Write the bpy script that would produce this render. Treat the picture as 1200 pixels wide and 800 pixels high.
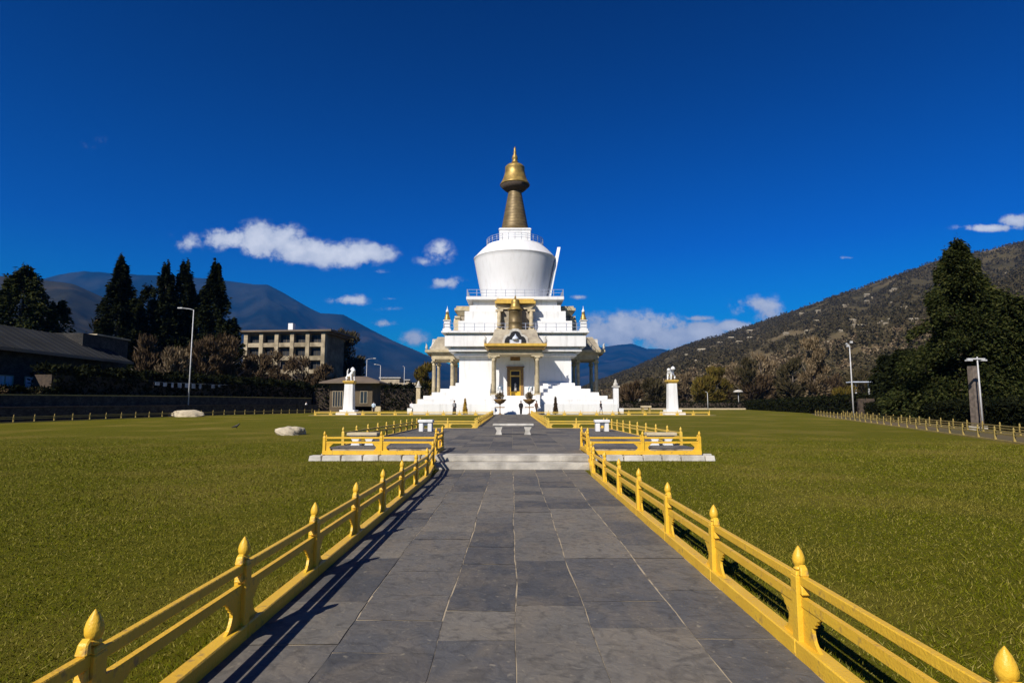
import bpy, bmesh, math, random
import numpy as np
from mathutils import Vector, Matrix
random.seed(7); rng = np.random.default_rng(7)
R = math.radians
for o in list(bpy.data.objects): bpy.data.objects.remove(o)
S = bpy.context.scene
COL = S.collection

# ------------------------------------------------------------------ camera
FPX = 700.0; PITCH = math.atan(76/FPX); EYE = 1.6
cd = bpy.data.cameras.new('camera'); cam = bpy.data.objects.new('camera', cd); COL.objects.link(cam)
cd.sensor_width = 36; cd.lens = 36*FPX/1200; cd.clip_start = .05; cd.clip_end = 60000
cam.location = (0, 0, EYE); cam.rotation_euler = (R(90)+PITCH, 0, 0)
S.camera = cam
# ------------------------------------------------------------------ light
SUNV = Vector((-.47, -.73, .68)).normalized()          # towards the sun
EL = math.asin(SUNV.z)
sd = bpy.data.lights.new('sun', 'SUN'); sd.energy = 5.0; sd.angle = R(.5); sd.color = (1, .93, .82)
sun = bpy.data.objects.new('sun', sd); COL.objects.link(sun); sun.location = (-20, -30, 40)
sun.rotation_euler = SUNV.to_track_quat('Z', 'Y').to_euler()
S.view_settings.view_transform = 'Standard'; S.view_settings.look = 'None'
S.view_settings.exposure = .5; S.view_settings.gamma = 1; S.view_settings.use_curve_mapping = False

def raydir(x, y):
    a = (x-600)/FPX; b = (400-y)/FPX
    return a, math.cos(PITCH)-b*math.sin(PITCH), math.sin(PITCH)+b*math.cos(PITCH)
def at(x, y, Y):                                        # world point seen at (x,y) of the photo at forward distance Y
    a, dy, dz = raydir(x, y); s = Y/dy
    return Vector((a*s, Y, EYE+dz*s))
def gz(Y):                                              # the lawn rises very gently
    if Y < 18: return 0
    if Y < 73: return .01*(Y-18)
    return min(.55+.0034*(Y-73), 1.0)
def ground(x, y):
    lo, hi = 1., 400.
    for _ in range(50):
        m = (lo+hi)/2
        if at(x, y, m).z > gz(m): lo = m
        else: hi = m
    p = at(x, y, lo); p.z = gz(lo); return p

# ------------------------------------------------------------------ world
w = bpy.data.worlds.new('World'); S.world = w; w.use_nodes = True
nt = w.node_tree; N = nt.nodes; L = nt.links
for n in list(N): N.remove(n)
def nd(t, **k):
    n = N.new(t)
    for a, b in k.items(): setattr(n, a, b)
    return n
def mth(op, a, b=None, c=None, clamp=False):
    n = N.new('ShaderNodeMath'); n.operation = op; n.use_clamp = clamp
    for i, v in enumerate((a, b, c)):
        if v is None: continue
        if isinstance(v, (int, float)): n.inputs[i].default_value = v
        else: L.new(v, n.inputs[i])
    return n.outputs[0]
sky = nd('ShaderNodeTexSky', sky_type='NISHITA'); sky.sun_disc = False
sky.sun_elevation = EL; sky.sun_rotation = math.atan2(SUNV.x, SUNV.y)
sky.altitude = 2400; sky.air_density = 1.15; sky.dust_density = 0.0; sky.ozone_density = 5.0
hs = nd('ShaderNodeHueSaturation'); hs.inputs['Saturation'].default_value = 1.35; hs.inputs['Value'].default_value = .95
gm = nd('ShaderNodeGamma'); gm.inputs[1].default_value = 1.25; L.new(sky.outputs[0], gm.inputs[0]); L.new(gm.outputs[0], hs.inputs['Color'])
tint = nd('ShaderNodeMix', data_type='RGBA', blend_type='MULTIPLY'); tint.inputs[0].default_value = 1
L.new(hs.outputs[0], tint.inputs[6])
tcs = nd('ShaderNodeTexCoord'); sps = nd('ShaderNodeSeparateXYZ'); L.new(tcs.outputs['Generated'], sps.inputs[0])
tr = nd('ShaderNodeValToRGB'); L.new(sps.outputs[2], tr.inputs[0]); te = tr.color_ramp.elements
te[0].position = .02; te[0].color = (.0, .97, .80, 1); te[1].position = .65; te[1].color = (.0, .155, .35, 1)
k_ = te.new(.25); k_.color = (.0, .44, .72, 1)
L.new(tr.outputs[0], tint.inputs[7])
bg1 = nd('ShaderNodeBackground'); bg1.inputs[1].default_value = .075; L.new(tint.outputs[2], bg1.inputs[0])
tc = nd('ShaderNodeTexCoord'); sep = nd('ShaderNodeSeparateXYZ'); L.new(tc.outputs['Generated'], sep.inputs[0])
ysafe = mth('MAXIMUM', sep.outputs[1], .02)
U = mth('DIVIDE', sep.outputs[0], ysafe); V = mth('DIVIDE', sep.outputs[2], ysafe)
uv = nd('ShaderNodeCombineXYZ'); L.new(U, uv.inputs[0]); L.new(V, uv.inputs[1])
nz = nd('ShaderNodeTexNoise'); nz.inputs['Scale'].default_value = 26; nz.inputs['Detail'].default_value = 7; nz.inputs['Roughness'].default_value = .62
L.new(uv.outputs[0], nz.inputs['Vector'])
nz2 = nd('ShaderNodeTexNoise'); nz2.inputs['Scale'].default_value = 9; nz2.inputs['Detail'].default_value = 5
L.new(uv.outputs[0], nz2.inputs['Vector'])
CL = [(315,281,42,23,1),(268,280,32,14,.9),(345,293,40,17,1),(402,298,46,17,1),(440,296,27,12,.85),(365,292,30,12,.9),(222,284,26,12,.42),
 (515,294,19,15,.55),(497,307,16,7,.35),(522,331,32,8,.55),(411,351,24,7,.75),(450,379,16,6,.55),(461,362,20,4,.3),(487,397,22,10,.6),(458,350,9,3,.4),
 (745,384,66,20,1),(805,393,80,18,1),(715,394,60,22,.8),(860,384,26,9,.95),(888,358,34,14,.6),(900,368,30,14,.45),(817,373,20,4,.6),
 (1160,267,40,5,.8),(1190,259,22,9,.75),(995,302,18,3,.45),(110,165,14,9,.14),(440,318,14,3,.3),(425,323,20,3,.25),(678,348,9,3,.5),(850,398,60,16,.7)]
acc = None
for x, y, a, b, k in CL:
    c = at(x, y, 1.0); u0 = c.x; v0 = c.z-EYE
    du = mth('MULTIPLY', mth('SUBTRACT', U, u0), FPX/a/1.1); dv = mth('MULTIPLY', mth('SUBTRACT', V, v0), FPX/b/1.1)
    q = mth('MULTIPLY', mth('SUBTRACT', 1.25, mth('SQRT', mth('ADD', mth('MULTIPLY', du, du), mth('MULTIPLY', dv, dv)))), k, clamp=True)
    acc = q if acc is None else mth('MAXIMUM', acc, q)
dens = mth('ADD', mth('MULTIPLY', acc, 1.15), mth('MULTIPLY', mth('SUBTRACT', nz.outputs[0], .52), 2.5))
mr = nd('ShaderNodeMapRange', interpolation_type='SMOOTHSTEP'); mr.inputs[1].default_value = .12; mr.inputs[2].default_value = .75
L.new(dens, mr.inputs[0])
front = mth('GREATER_THAN', sep.outputs[1], .05)
alpha = mth('MULTIPLY', mth('MULTIPLY', mr.outputs[0], mth('MULTIPLY', acc, 2.2, clamp=True)), front, clamp=True)
cr = nd('ShaderNodeValToRGB'); L.new(mth('ADD', mth('MULTIPLY', nz2.outputs[0], .7), mth('MULTIPLY', dens, .35)), cr.inputs[0])
cr.color_ramp.elements[0].position = .3; cr.color_ramp.elements[0].color = (.30, .36, .50, 1)
cr.color_ramp.elements[1].position = .85; cr.color_ramp.elements[1].color = (.74, .76, .81, 1)
bg2 = nd('ShaderNodeBackground'); bg2.inputs[1].default_value = 1.0; L.new(cr.outputs[0], bg2.inputs[0])
mx = nd('ShaderNodeMixShader'); L.new(mth('MULTIPLY', alpha, .97), mx.inputs[0]); L.new(bg1.outputs[0], mx.inputs[1]); L.new(bg2.outputs[0], mx.inputs[2])
wo = nd('ShaderNodeOutputWorld'); L.new(mx.outputs[0], wo.inputs[0])

# ------------------------------------------------------------------ materials
def mat(name, col, rough=.7, col2=None, scale=3, detail=6, bump=0, bscale=40, metal=0, contrast=(.35,.65), col3=None, s3=.5, c3=(.5,.7), spec=.4):
    m = bpy.data.materials.new(name); m.use_nodes = True; t = m.node_tree; n = t.nodes; l = t.links
    b = n['Principled BSDF']; b.inputs['Roughness'].default_value = rough; b.inputs['Metallic'].default_value = metal
    b.inputs['Specular IOR Level'].default_value = spec
    tc = n.new('ShaderNodeTexCoord')
    def noise(s, d=6):
        q = n.new('ShaderNodeTexNoise'); q.inputs['Scale'].default_value = s; q.inputs['Detail'].default_value = d
        l.new(tc.outputs['Object'], q.inputs['Vector']); return q
    def ramp(src, c, a=None):
        r = n.new('ShaderNodeMapRange'); r.inputs[1].default_value = c[0]; r.inputs[2].default_value = c[1]; l.new(src, r.inputs[0]); return r.outputs[0]
    def mix(f, a, c):
        x = n.new('ShaderNodeMix'); x.data_type = 'RGBA'
        l.new(f, x.inputs[0])
        for i, v in ((6, a), (7, c)):
            if isinstance(v, tuple): x.inputs[i].default_value = (*v, 1)
            else: l.new(v, x.inputs[i])
        return x.outputs[2]
    if col2:
        out = mix(ramp(noise(scale, detail).outputs[0], contrast), col, col2)
        if col3: out = mix(ramp(noise(s3, 5).outputs[0], c3), out, col3)
        l.new(out, b.inputs['Base Color'])
    else: b.inputs['Base Color'].default_value = (*col, 1)
    if bump:
        bn = n.new('ShaderNodeBump'); bn.inputs['Strength'].default_value = bump; bn.inputs['Distance'].default_value = .02
        l.new(noise(bscale, 5).outputs[0], bn.inputs['Height']); l.new(bn.outputs[0], b.inputs['Normal'])
    return m
def leafmat(name, cols, rough=.75, trans=0.0):
    m = bpy.data.materials.new(name); m.use_nodes = True; t = m.node_tree; n = t.nodes; l = t.links
    b = n['Principled BSDF']; b.inputs['Roughness'].default_value = rough; b.inputs['Specular IOR Level'].default_value = .04
    g = n.new('ShaderNodeNewGeometry'); r = n.new('ShaderNodeValToRGB'); l.new(g.outputs['Random Per Island'], r.inputs[0])
    e = r.color_ramp.elements; e[0].color = (*cols[0], 1); e[1].color = (*cols[-1], 1)
    for i, c in enumerate(cols[1:-1]):
        k = e.new((i+1)/(len(cols)-1)); k.color = (*c, 1)
    l.new(r.outputs[0], b.inputs['Base Color']); return m
M = {}
M['yellow'] = mat('ochre_paint', (.74,.455,.035), .42, (.66,.385,.03), 5, 8, .25, 60, contrast=(.3,.7), col3=(.34,.21,.06), s3=14, c3=(.60,.74))
M['yellow_far'] = mat('ochre_paint_weathered', (.70,.46,.06), .6, (.56,.38,.08), 3, 6)
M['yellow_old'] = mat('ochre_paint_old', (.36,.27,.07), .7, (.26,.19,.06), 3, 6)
M['white'] = mat('whitewash', (.76,.76,.76), .8, (.70,.70,.69), .35, 9, .12, 8, col3=(.66,.66,.64), s3=1.1, c3=(.66,.85))
M['dome'] = mat('dome_whitewash', (.74,.74,.75), .75, (.69,.69,.70), .25, 9, .08, 6, col3=(.64,.64,.64), s3=.8, c3=(.62,.85))
M['stonewhite'] = mat('white_stone', (.58,.55,.50), .8, (.36,.34,.30), 2.5, 8, .4, 25)
M['stonestep'] = mat('step_stone', (.50,.47,.41), .8, (.26,.24,.21), 2.2, 9, .5, 18)
M['beige'] = mat('beige_stone', (.55,.46,.30), .75, (.42,.34,.22), 3, 7, .3, 20)
M['porch'] = mat('porch_stone', (.50,.42,.27), .75, (.36,.30,.19), 2, 7, .4, 12)
M['goldpaint'] = mat('gold_eave', (.66,.43,.07), .45, (.50,.31,.06), 2, 6, .2, 12)
M['rooft'] = mat('porch_roof', (.40,.35,.26), .8, (.26,.22,.17), 1.5, 8, .5, 9)
M['bronze'] = mat('bronze_spire', (.20,.145,.065), .5, (.13,.092,.042), 1.2, 7, .15, 8, metal=.35)
M['gold'] = mat('gilded_copper', (.44,.30,.08), .45, (.24,.16,.05), 1.6, 6, .15, 12, metal=.45)
M['darkwood'] = mat('dark_carved_wood', (.13,.075,.03), .6, (.30,.17,.05), 6, 6)
M['black'] = mat('dark_opening', (.008,.008,.009), .5)  # flat black painted in for the shade inside openings
M['railmetal'] = mat('grey_rail_metal', (.42,.44,.50), .4, metal=.5)
M['pole'] = mat('galvanised_pole', (.55,.55,.55), .5, (.42,.42,.42), 3)
M['lawn'] = mat('lawn_soil', (.086,.088,.002), .9, (.128,.118,.006), 9, 10, 1.0, 160, contrast=(.38,.62), col3=(.19,.15,.025), s3=.22, c3=(.48,.72), spec=.1)
M['ground'] = mat('dry_ground', (.13,.10,.06), .95, (.08,.075,.035), .08, 9, .5, 4, spec=.1)
M['paving'] = mat('tan_paving', (.34,.27,.15), .85, (.25,.20,.12), .6, 8)
M['mortar'] = mat('mortar', (.40,.33,.23), .9, (.09,.08,.07), 3, 6, contrast=(.48,.62))
M['rock'] = mat('pale_rock', (.52,.45,.33), .9, (.33,.28,.20), 1.5, 9, .8, 9)
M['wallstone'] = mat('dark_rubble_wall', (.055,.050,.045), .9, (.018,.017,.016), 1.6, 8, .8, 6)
M['bldwall'] = mat('beige_plaster', (.24,.19,.125), .85, (.15,.115,.075), .4, 8)
M['bldtrim'] = mat('pale_plaster', (.44,.37,.26), .8, (.31,.25,.17), .5, 6)
M['hotel'] = mat('shade_mottled_plaster', (.20,.16,.105), .9, (.10,.078,.05), .35, 9, contrast=(.4,.6))  # darker mottling puts the hotel's uneven shade into the wall colour
M['hoteltrim'] = mat('shade_mottled_trim', (.40,.33,.22), .85, (.20,.16,.10), .5, 9, contrast=(.4,.62))  # trim colour darkened in patches likewise, for shade on the hotel
M['gatewall'] = mat('brown_wall', (.12,.09,.055), .9, (.08,.06,.04), .5, 8)
M['bldroof'] = mat('brown_roof', (.17,.13,.095), .8, (.11,.085,.06), .3, 6)
M['slateroof'] = mat('metal_roof', (.014,.016,.019), .9, (.006,.007,.008), .35, 9)
M['bark'] = mat('bark', (.07,.05,.035), .9, (.035,.026,.02), 4, 6, .6, 12)
M['greybark'] = mat('pale_bark', (.19,.15,.12), .9, (.10,.08,.065), 4, 6)
M['skin'] = mat('skin', (.42,.24,.15), .6)
M['hair'] = mat('black_hair', (.012,.01,.01), .5)
M['glass'] = mat('window_glass', (.03,.04,.05), .1, spec=.8)
M['curtain'] = mat('pale_curtain', (.62,.66,.74), .8, (.40,.45,.55), 1.5)
M['duskcloth'] = mat('faded_blue_cloth', (.40,.44,.52), .9, (.20,.24,.30), 1.2)
M['teal'] = mat('lion_mane_blue', (.12,.22,.30), .6)
M['conif'] = leafmat('conifer_needles', [(.006,.009,.003),(.015,.021,.005),(.032,.038,.010),(.055,.056,.016)])
M['conif2'] = leafmat('dark_conifer_needles', [(.004,.006,.002),(.009,.012,.004),(.020,.023,.007)])
M['hedge'] = leafmat('hedge_leaves', [(.003,.005,.002),(.008,.010,.004),(.018,.020,.006)])
M['brown'] = leafmat('brown_twigs', [(.035,.023,.012),(.068,.045,.024),(.115,.08,.045)])
M['tan'] = leafmat('tan_twigs', [(.07,.047,.024),(.14,.10,.055),(.24,.185,.115)])
M['autumn'] = leafmat('autumn_leaves', [(.055,.045,.009),(.095,.075,.014),(.13,.085,.02)])
M['wood1'] = leafmat('hill_wood', [(.030,.027,.013),(.044,.037,.017),(.060,.048,.023),(.080,.062,.032)])
M['grass'] = grassmat = leafmat('grass_blades', [(.052,.066,.001),(.092,.102,.002),(.135,.132,.006),(.26,.22,.06)], .6)
M['gold_leaf'] = leafmat('golden_foliage', [(.36,.23,.03),(.52,.33,.05),(.26,.17,.03)])
M['hill'] = mat('hill_scrub', (.082,.066,.030), .95, (.044,.038,.018), .012, 12, contrast=(.42,.58), col3=(.15,.115,.06), s3=.005, c3=(.48,.66), spec=.05)
M['hill2'] = mat('distant_scrub', (.030,.028,.016), .95, (.016,.016,.010), .004, 10, contrast=(.42,.58), col3=(.07,.055,.03), s3=.002, c3=(.55,.7), spec=.05)
M['mount'] = mat('forested_mountain', (.003,.006,.007), .95, (.022,.022,.018), .0012, 12, contrast=(.42,.58), col3=(.075,.05,.035), s3=.00075, c3=(.60,.74), spec=.05)

_t = M['grass'].node_tree; _b = _t.nodes['Principled BSDF']; _src = _b.inputs['Base Color'].links[0].from_socket
_n = _t.nodes.new('ShaderNodeTexNoise'); _n.inputs['Scale'].default_value = .45; _n.inputs['Detail'].default_value = 6; _c = _t.nodes.new('ShaderNodeTexCoord'); _t.links.new(_c.outputs['Object'], _n.inputs['Vector'])
_m = _t.nodes.new('ShaderNodeMapRange'); _m.inputs[1].default_value = .48; _m.inputs[2].default_value = .68; _t.links.new(_n.outputs[0], _m.inputs[0])
_x = _t.nodes.new('ShaderNodeMix'); _x.data_type = 'RGBA'; _x.inputs[7].default_value = (.20,.16,.03,1); _q = _t.nodes.new('ShaderNodeMath'); _q.operation = 'MULTIPLY'; _q.inputs[1].default_value = .6
_t.links.new(_m.outputs[0], _q.inputs[0]); _t.links.new(_q.outputs[0], _x.inputs[0]); _t.links.new(_src, _x.inputs[6]); _t.links.new(_x.outputs[2], _b.inputs['Base Color'])
# rain streaks on the whitewash
for _k in ('white', 'dome'):
    _t = M[_k].node_tree; _b = _t.nodes['Principled BSDF']; _src = _b.inputs['Base Color'].links[0].from_socket
    _n = _t.nodes.new('ShaderNodeTexNoise'); _n.inputs['Scale'].default_value = 2.2; _n.inputs['Detail'].default_value = 7
    _c = _t.nodes.new('ShaderNodeTexCoord'); _p = _t.nodes.new('ShaderNodeMapping'); _p.inputs['Scale'].default_value = (1,1,.12); _t.links.new(_c.outputs['Object'], _p.inputs[0]); _t.links.new(_p.outputs[0], _n.inputs['Vector'])
    _m = _t.nodes.new('ShaderNodeMapRange'); _m.inputs[1].default_value = .52; _m.inputs[2].default_value = .78; _m.inputs[4].default_value = (.55 if _k == 'white' else .3); _t.links.new(_n.outputs[0], _m.inputs[0])
    _x = _t.nodes.new('ShaderNodeMix'); _x.data_type = 'RGBA'; _x.inputs[7].default_value = (.42,.41,.38,1); _t.links.new(_m.outputs[0], _x.inputs[0]); _t.links.new(_src, _x.inputs[6]); _t.links.new(_x.outputs[2], _b.inputs['Base Color'])
# slate material: each slab its own tone
def slatemat():
    m = bpy.data.materials.new('slate_slabs'); m.use_nodes = True; t = m.node_tree; n = t.nodes; l = t.links
    b = n['Principled BSDF']
    g = n.new('ShaderNodeNewGeometry'); r = n.new('ShaderNodeValToRGB'); l.new(g.outputs['Random Per Island'], r.inputs[0])
    e = r.color_ramp.elements; e[0].color = (.074,.075,.079,1); e[1].color = (.205,.185,.152,1)
    for p, c in ((.2,(.128,.121,.112)),(.4,(.172,.157,.134)),(.55,(.100,.099,.100)),(.75,(.148,.138,.122))):
        k = e.new(p); k.color = (*c, 1)
    r.color_ramp.interpolation = 'CONSTANT'
    tc = n.new('ShaderNodeTexCoord')
    def noise(s, d, dist=0, sc=None):
        q = n.new('ShaderNodeTexNoise'); q.inputs['Scale'].default_value = s; q.inputs['Detail'].default_value = d; q.inputs['Distortion'].default_value = dist
        if sc:
            mp = n.new('ShaderNodeMapping'); mp.inputs['Scale'].default_value = sc; l.new(tc.outputs['Object'], mp.inputs[0]); l.new(mp.outputs[0], q.inputs['Vector'])
        else: l.new(tc.outputs['Object'], q.inputs['Vector'])
        return q.outputs[0]
    def mr(src, a, c, d=0, e2=1):
        q = n.new('ShaderNodeMapRange'); q.inputs[1].default_value = a; q.inputs[2].default_value = c; q.inputs[3].default_value = d; q.inputs[4].default_value = e2; l.new(src, q.inputs[0]); return q.outputs[0]
    def mix(f, a, c, mode='MIX'):
        x = n.new('ShaderNodeMix'); x.data_type = 'RGBA'; x.blend_type = mode
        if isinstance(f, float): x.inputs[0].default_value = f
        else: l.new(f, x.inputs[0])
        for i, v in ((6, a), (7, c)):
            if isinstance(v, tuple): x.inputs[i].default_value = (*v, 1)
            else: l.new(v, x.inputs[i])
        return x.outputs[2]
    c1 = mix(mr(noise(3.0, 12, .8, (1,.55,1)), .42, .72, 0, .55), r.outputs[0], (.20,.165,.12))
    c1 = mix(mr(noise(1.1, 12, .5), .45, .6, 0, .28), c1, (.085,.083,.082))
    c2 = mix(mr(noise(7, 14, 1.4), .48, .72, 0, .55), c1, (.045,.043,.041))
    c3 = mix(mr(noise(20, 12, .5), .62, .74, 0, .5), c2, (.32,.28,.21))
    l.new(c3, b.inputs['Base Color'])
    l.new(mr(noise(5, 8), .3, .7, .6, .85), b.inputs['Roughness']); b.inputs['Specular IOR Level'].default_value = .22
    bn = n.new('ShaderNodeBump'); bn.inputs['Strength'].default_value = .8; bn.inputs['Distance'].default_value = .014
    l.new(noise(11, 12, .8), bn.inputs['Height']); l.new(bn.outputs[0], b.inputs['Normal'])
    return m
M['slate'] = slatemat()

# ------------------------------------------------------------------ mesh helpers
def link(o, parent=None):
    COL.objects.link(o)
    if parent: o.parent = parent
    return o
def tag(o, label=None, cat=None, group=None, kind=None):
    if label: o['label'] = label
    if cat: o['category'] = cat
    if group: o['group'] = group
    if kind: o['kind'] = kind
    return o
def empty(name, loc=(0,0,0), rz=0, label=None, cat=None, group=None):
    o = bpy.data.objects.new(name, None); o.location = loc; o.rotation_euler = (0,0,rz); o.empty_display_size = .3
    return tag(link(o), label, cat, group)
class MB:
    def __init__(s): s.v = []; s.f = []; s.sm = []
    def add(s, vs, fs, smooth=False):
        k = len(s.v); s.v += [tuple(v) for v in vs]
        for f in fs: s.f.append([i+k for i in f]); s.sm.append(smooth)
        return s
    def box(s, x0, x1, y0, y1, z0, z1, ins=0, insb=0):
        vs = [(x0+insb,y0+insb,z0),(x1-insb,y0+insb,z0),(x1-insb,y1-insb,z0),(x0+insb,y1-insb,z0),(x0+ins,y0+ins,z1),(x1-ins,y0+ins,z1),(x1-ins,y1-ins,z1),(x0+ins,y1-ins,z1)]
        return s.add(vs, [(3,2,1,0),(4,5,6,7),(0,1,5,4),(1,2,6,5),(2,3,7,6),(3,0,4,7)])
    def lathe(s, prof, cx=0, cy=0, n=24, smooth=True, ph=0, cap=True):
        vs = []; fs = []
        for r, z in prof:
            for i in range(n):
                a = 2*math.pi*i/n+ph; vs.append((cx+r*math.cos(a), cy+r*math.sin(a), z))
        for j in range(len(prof)-1):
            for i in range(n):
                k = (i+1) % n; fs.append((j*n+i, j*n+k, (j+1)*n+k, (j+1)*n+i))
        if cap: fs.append(list(range(n))[::-1]); fs.append([(len(prof)-1)*n+i for i in range(n)])
        return s.add(vs, fs, smooth)
    def tube(s, pts, rad, n=8, smooth=True):
        pts = [Vector(p) for p in pts]; rad = rad if isinstance(rad, (list, tuple)) else [rad]*len(pts)
        vs = []; fs = []
        for i, p in enumerate(pts):
            d = (pts[min(i+1, len(pts)-1)]-pts[max(i-1, 0)]).normalized()
            a = d.cross(Vector((0,0,1)) if abs(d.z) < .9 else Vector((1,0,0))).normalized(); b = d.cross(a)
            for k in range(n):
                t = 2*math.pi*k/n; vs.append(p+rad[i]*(a*math.cos(t)+b*math.sin(t)))
        for j in range(len(pts)-1):
            for i in range(n):
                k = (i+1) % n; fs.append((j*n+i, (j+1)*n+i, (j+1)*n+k, j*n+k))
        fs.append(list(range(n))); fs.append([(len(pts)-1)*n+i for i in range(n)][::-1])
        return s.add(vs, fs, smooth)
    def prism(s, poly, fn, t0, t1):                    # poly in (a,b), fn(a,b,t)->xyz
        n = len(poly); vs = [fn(a, b, t0) for a, b in poly]+[fn(a, b, t1) for a, b in poly]
        fs = [list(range(n))[::-1], [i+n for i in range(n)]]+[(i, (i+1) % n, (i+1) % n+n, i+n) for i in range(n)]
        return s.add(vs, fs)
    def build(s, name, m, parent=None, bevel=0, xf=None, tri=False):
        me = bpy.data.meshes.new(name); me.from_pydata(s.v, [], s.f)
        me.polygons.foreach_set('use_smooth', s.sm)
        me.materials.append(m)
        bm = bmesh.new(); bm.from_mesh(me)
        if xf is not None: bm.transform(xf)
        bmesh.ops.recalc_face_normals(bm, faces=bm.faces)
        if bevel: bmesh.ops.bevel(bm, geom=list(bm.edges), offset=bevel, segments=1, affect='EDGES', clamp_overlap=True)
        bm.to_mesh(me); bm.free()
        return link(bpy.data.objects.new(name, me), parent)
def npmesh(name, V, F, m, parent=None, smooth=False):   # V (n,3), F (k,c)
    me = bpy.data.meshes.new(name); k, c = F.shape
    me.vertices.add(len(V)); me.vertices.foreach_set('co', V.astype(np.float32).ravel())
    me.loops.add(k*c); me.loops.foreach_set('vertex_index', F.astype(np.int32).ravel())
    me.polygons.add(k); me.polygons.foreach_set('loop_start', np.arange(0, k*c, c, dtype=np.int32)); me.polygons.foreach_set('loop_total', np.full(k, c, dtype=np.int32))
    me.update(calc_edges=True); me.validate()
    if smooth: me.polygons.foreach_set('use_smooth', np.ones(len(me.polygons), bool))
    me.materials.append(m); return link(bpy.data.objects.new(name, me), parent)
def leaves(P, size, m, name='crown', parent=None, D=None, el=1.0):
    n = len(P); a = rng.normal(size=(n,3)); a /= np.linalg.norm(a, axis=1)[:,None]
    b = rng.normal(size=(n,3)); b /= np.linalg.norm(b, axis=1)[:,None]
    if D is not None: a = D+.45*a; a /= np.linalg.norm(a, axis=1)[:,None]
    s = size*(.6+.8*rng.random((n,1)))
    V = np.concatenate([P-b*s*.35, P+b*s*.35, P+a*s*el], 1).reshape(-1,3)
    return npmesh(name, V, np.arange(n*3).reshape(n,3), m, parent)
def ellip(n, c, r, shell=.5):
    d = rng.normal(size=(n,3)); d /= np.linalg.norm(d, axis=1)[:,None]
    return np.array(c)+d*(rng.random((n,1))**shell)*np.array(r)

# ------------------------------------------------------------------ ground
def sheet(name, rows, m, kind='structure', dz=0):       # rows: (y, x0, x1, z)
    mb = MB(); nx = 2
    for y, x0, x1, z in rows: mb.v += [(x0, y, z+dz), (x1, y, z+dz)]
    for i in range(len(rows)-1): mb.f.append([2*i, 2*i+1, 2*i+3, 2*i+2]); mb.sm.append(False)
    o = mb.build(name, m); tag(o, kind=kind); return o
BIG = 19000
sheet('ground', [(y, -BIG, BIG, gz(y)) for y in (-BIG, 18, 45, 73, 120, 205, BIG)], M['ground'], dz=-.03)
def XL(Y): return np.interp(Y, [0, 47, 64, 93, 150], [-43, -40, -37, -29, -29])
def XR(Y): return np.interp(Y, [-20, 24, 70, 150], [8, 20.6, 35.3, 72])
sheet('lawn', [(y, XL(y), XR(y), gz(y)) for y in (-15, 0, 18, 24, 47, 64, 70, 73, 93, 120, 150)], M['lawn'], dz=-.012)

# path: mortar bed with slabs on it
HW = 1.835
sheet('path_bed', [(-4,-HW,HW,-.0025),(15.5,-HW,HW,-.0025)], M['mortar'])
mb = MB(); cols = [-HW, -1.19, -.51, .03, .57, 1.28, HW]
offs = [[0]*40 for _ in cols]
def jx(i, y): return 0 if i in (0, 6) else .008*math.sin(y*1.3+i*2.1)+.006*math.sin(y*3.1+i)
for i in range(6):
    y = -3+random.random(); yl = 0
    while y < 15.45:
        ln = random.choice([.45,.6,.75,.9,1.1,1.4,1.7]); y1 = min(y+ln, 15.5); sl = random.uniform(-.03,.03)
        if 15.5-y1 < .3: y1 = 15.5; sl = 0
        x0, x1 = cols[i], cols[i+1]; g = random.choice([.001,.002,.004,.006,.009]); h = random.choice([.001,.003,.005,.008]); dz = random.uniform(0, .004)
        # a chipped outline, twelve points round
        pts = []
        for k in range(6): t = k/6; pts.append((x0+jx(i,y)+g+(x1-g-x0-g)*t+ (jx(i+1,y)-jx(i,y))*t, y+h+yl*(t-.5)+random.uniform(-.003,.005)))
        for k in range(6): t = k/6; yy = y+h+yl*.5+(y1-y)*t; pts.append((x1+jx(i+1,yy)-g+random.uniform(-.005,.002), yy))
        for k in range(6): t = 1-k/6; pts.append((x0+jx(i,y1)+g+(x1-g-x0-g)*t+(jx(i+1,y1)-jx(i,y1))*t, y1+sl*(t-.5)+random.uniform(-.005,.002)))
        for k in range(6): t = 1-k/6; yy = y+(y1-y)*t; pts.append((x0+jx(i,yy)+g+random.uniform(-.002,.005), yy))
        pts = [(min(max(a,-HW),HW), b) for a, b in pts]
        mb.add([(a, b, dz) for a, b in pts], [tuple(range(len(pts)))])
        y = y1; yl = sl
mb.build('path', M['slate'])['kind'] = 'structure'
# steps up to terrace
TZ = .32
st = MB(); st.box(-2.03, 2.03, 15.5, 16.3, -.02, .16).box(-2.03, 2.03, 15.95, 16.6, .161, TZ+.001)
st.build('steps', M['stonestep'], bevel=.012)['kind'] = 'structure'
# terrace: slab paved surface
T0, T1, TW = 18.4, 36.2, 5.75
tb = MB(); tb.box(-TW, TW, T0, T1, -.05, TZ-.01).box(-2.03, 2.03, 16.6, T0, -.05, TZ-.01)
tb.build('terrace', M['mortar'])['kind'] = 'structure'
mb = MB()
def slabs(mb, X0, X1, Y0, Y1, zf, wx=(.7,1.0), ly=(.8,1.8)):
    x = X0
    while x < X1-.05:
        x1 = min(x+random.uniform(*wx), X1); x1 = X1 if X1-x1 < .3 else x1
        y = Y0
        while y < Y1-.01:
            y1 = min(y+random.uniform(*ly), Y1); g = .004
            mb.add([(x+g,y+g,zf(y)),(x1-g,y+g,zf(y)),(x1-g,y1-g,zf(y1)),(x+g,y1-g,zf(y1))], [(0,1,2,3)]); y = y1
        x = x1
slabs(mb, -2.02, 2.02, 16.62, T0, lambda y: TZ-.005)
slabs(mb, -TW+.02, TW-.02, T0, T1, lambda y: TZ-.005)
mb.build('terrace_paving', M['slate'])['kind'] = 'structure'
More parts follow.
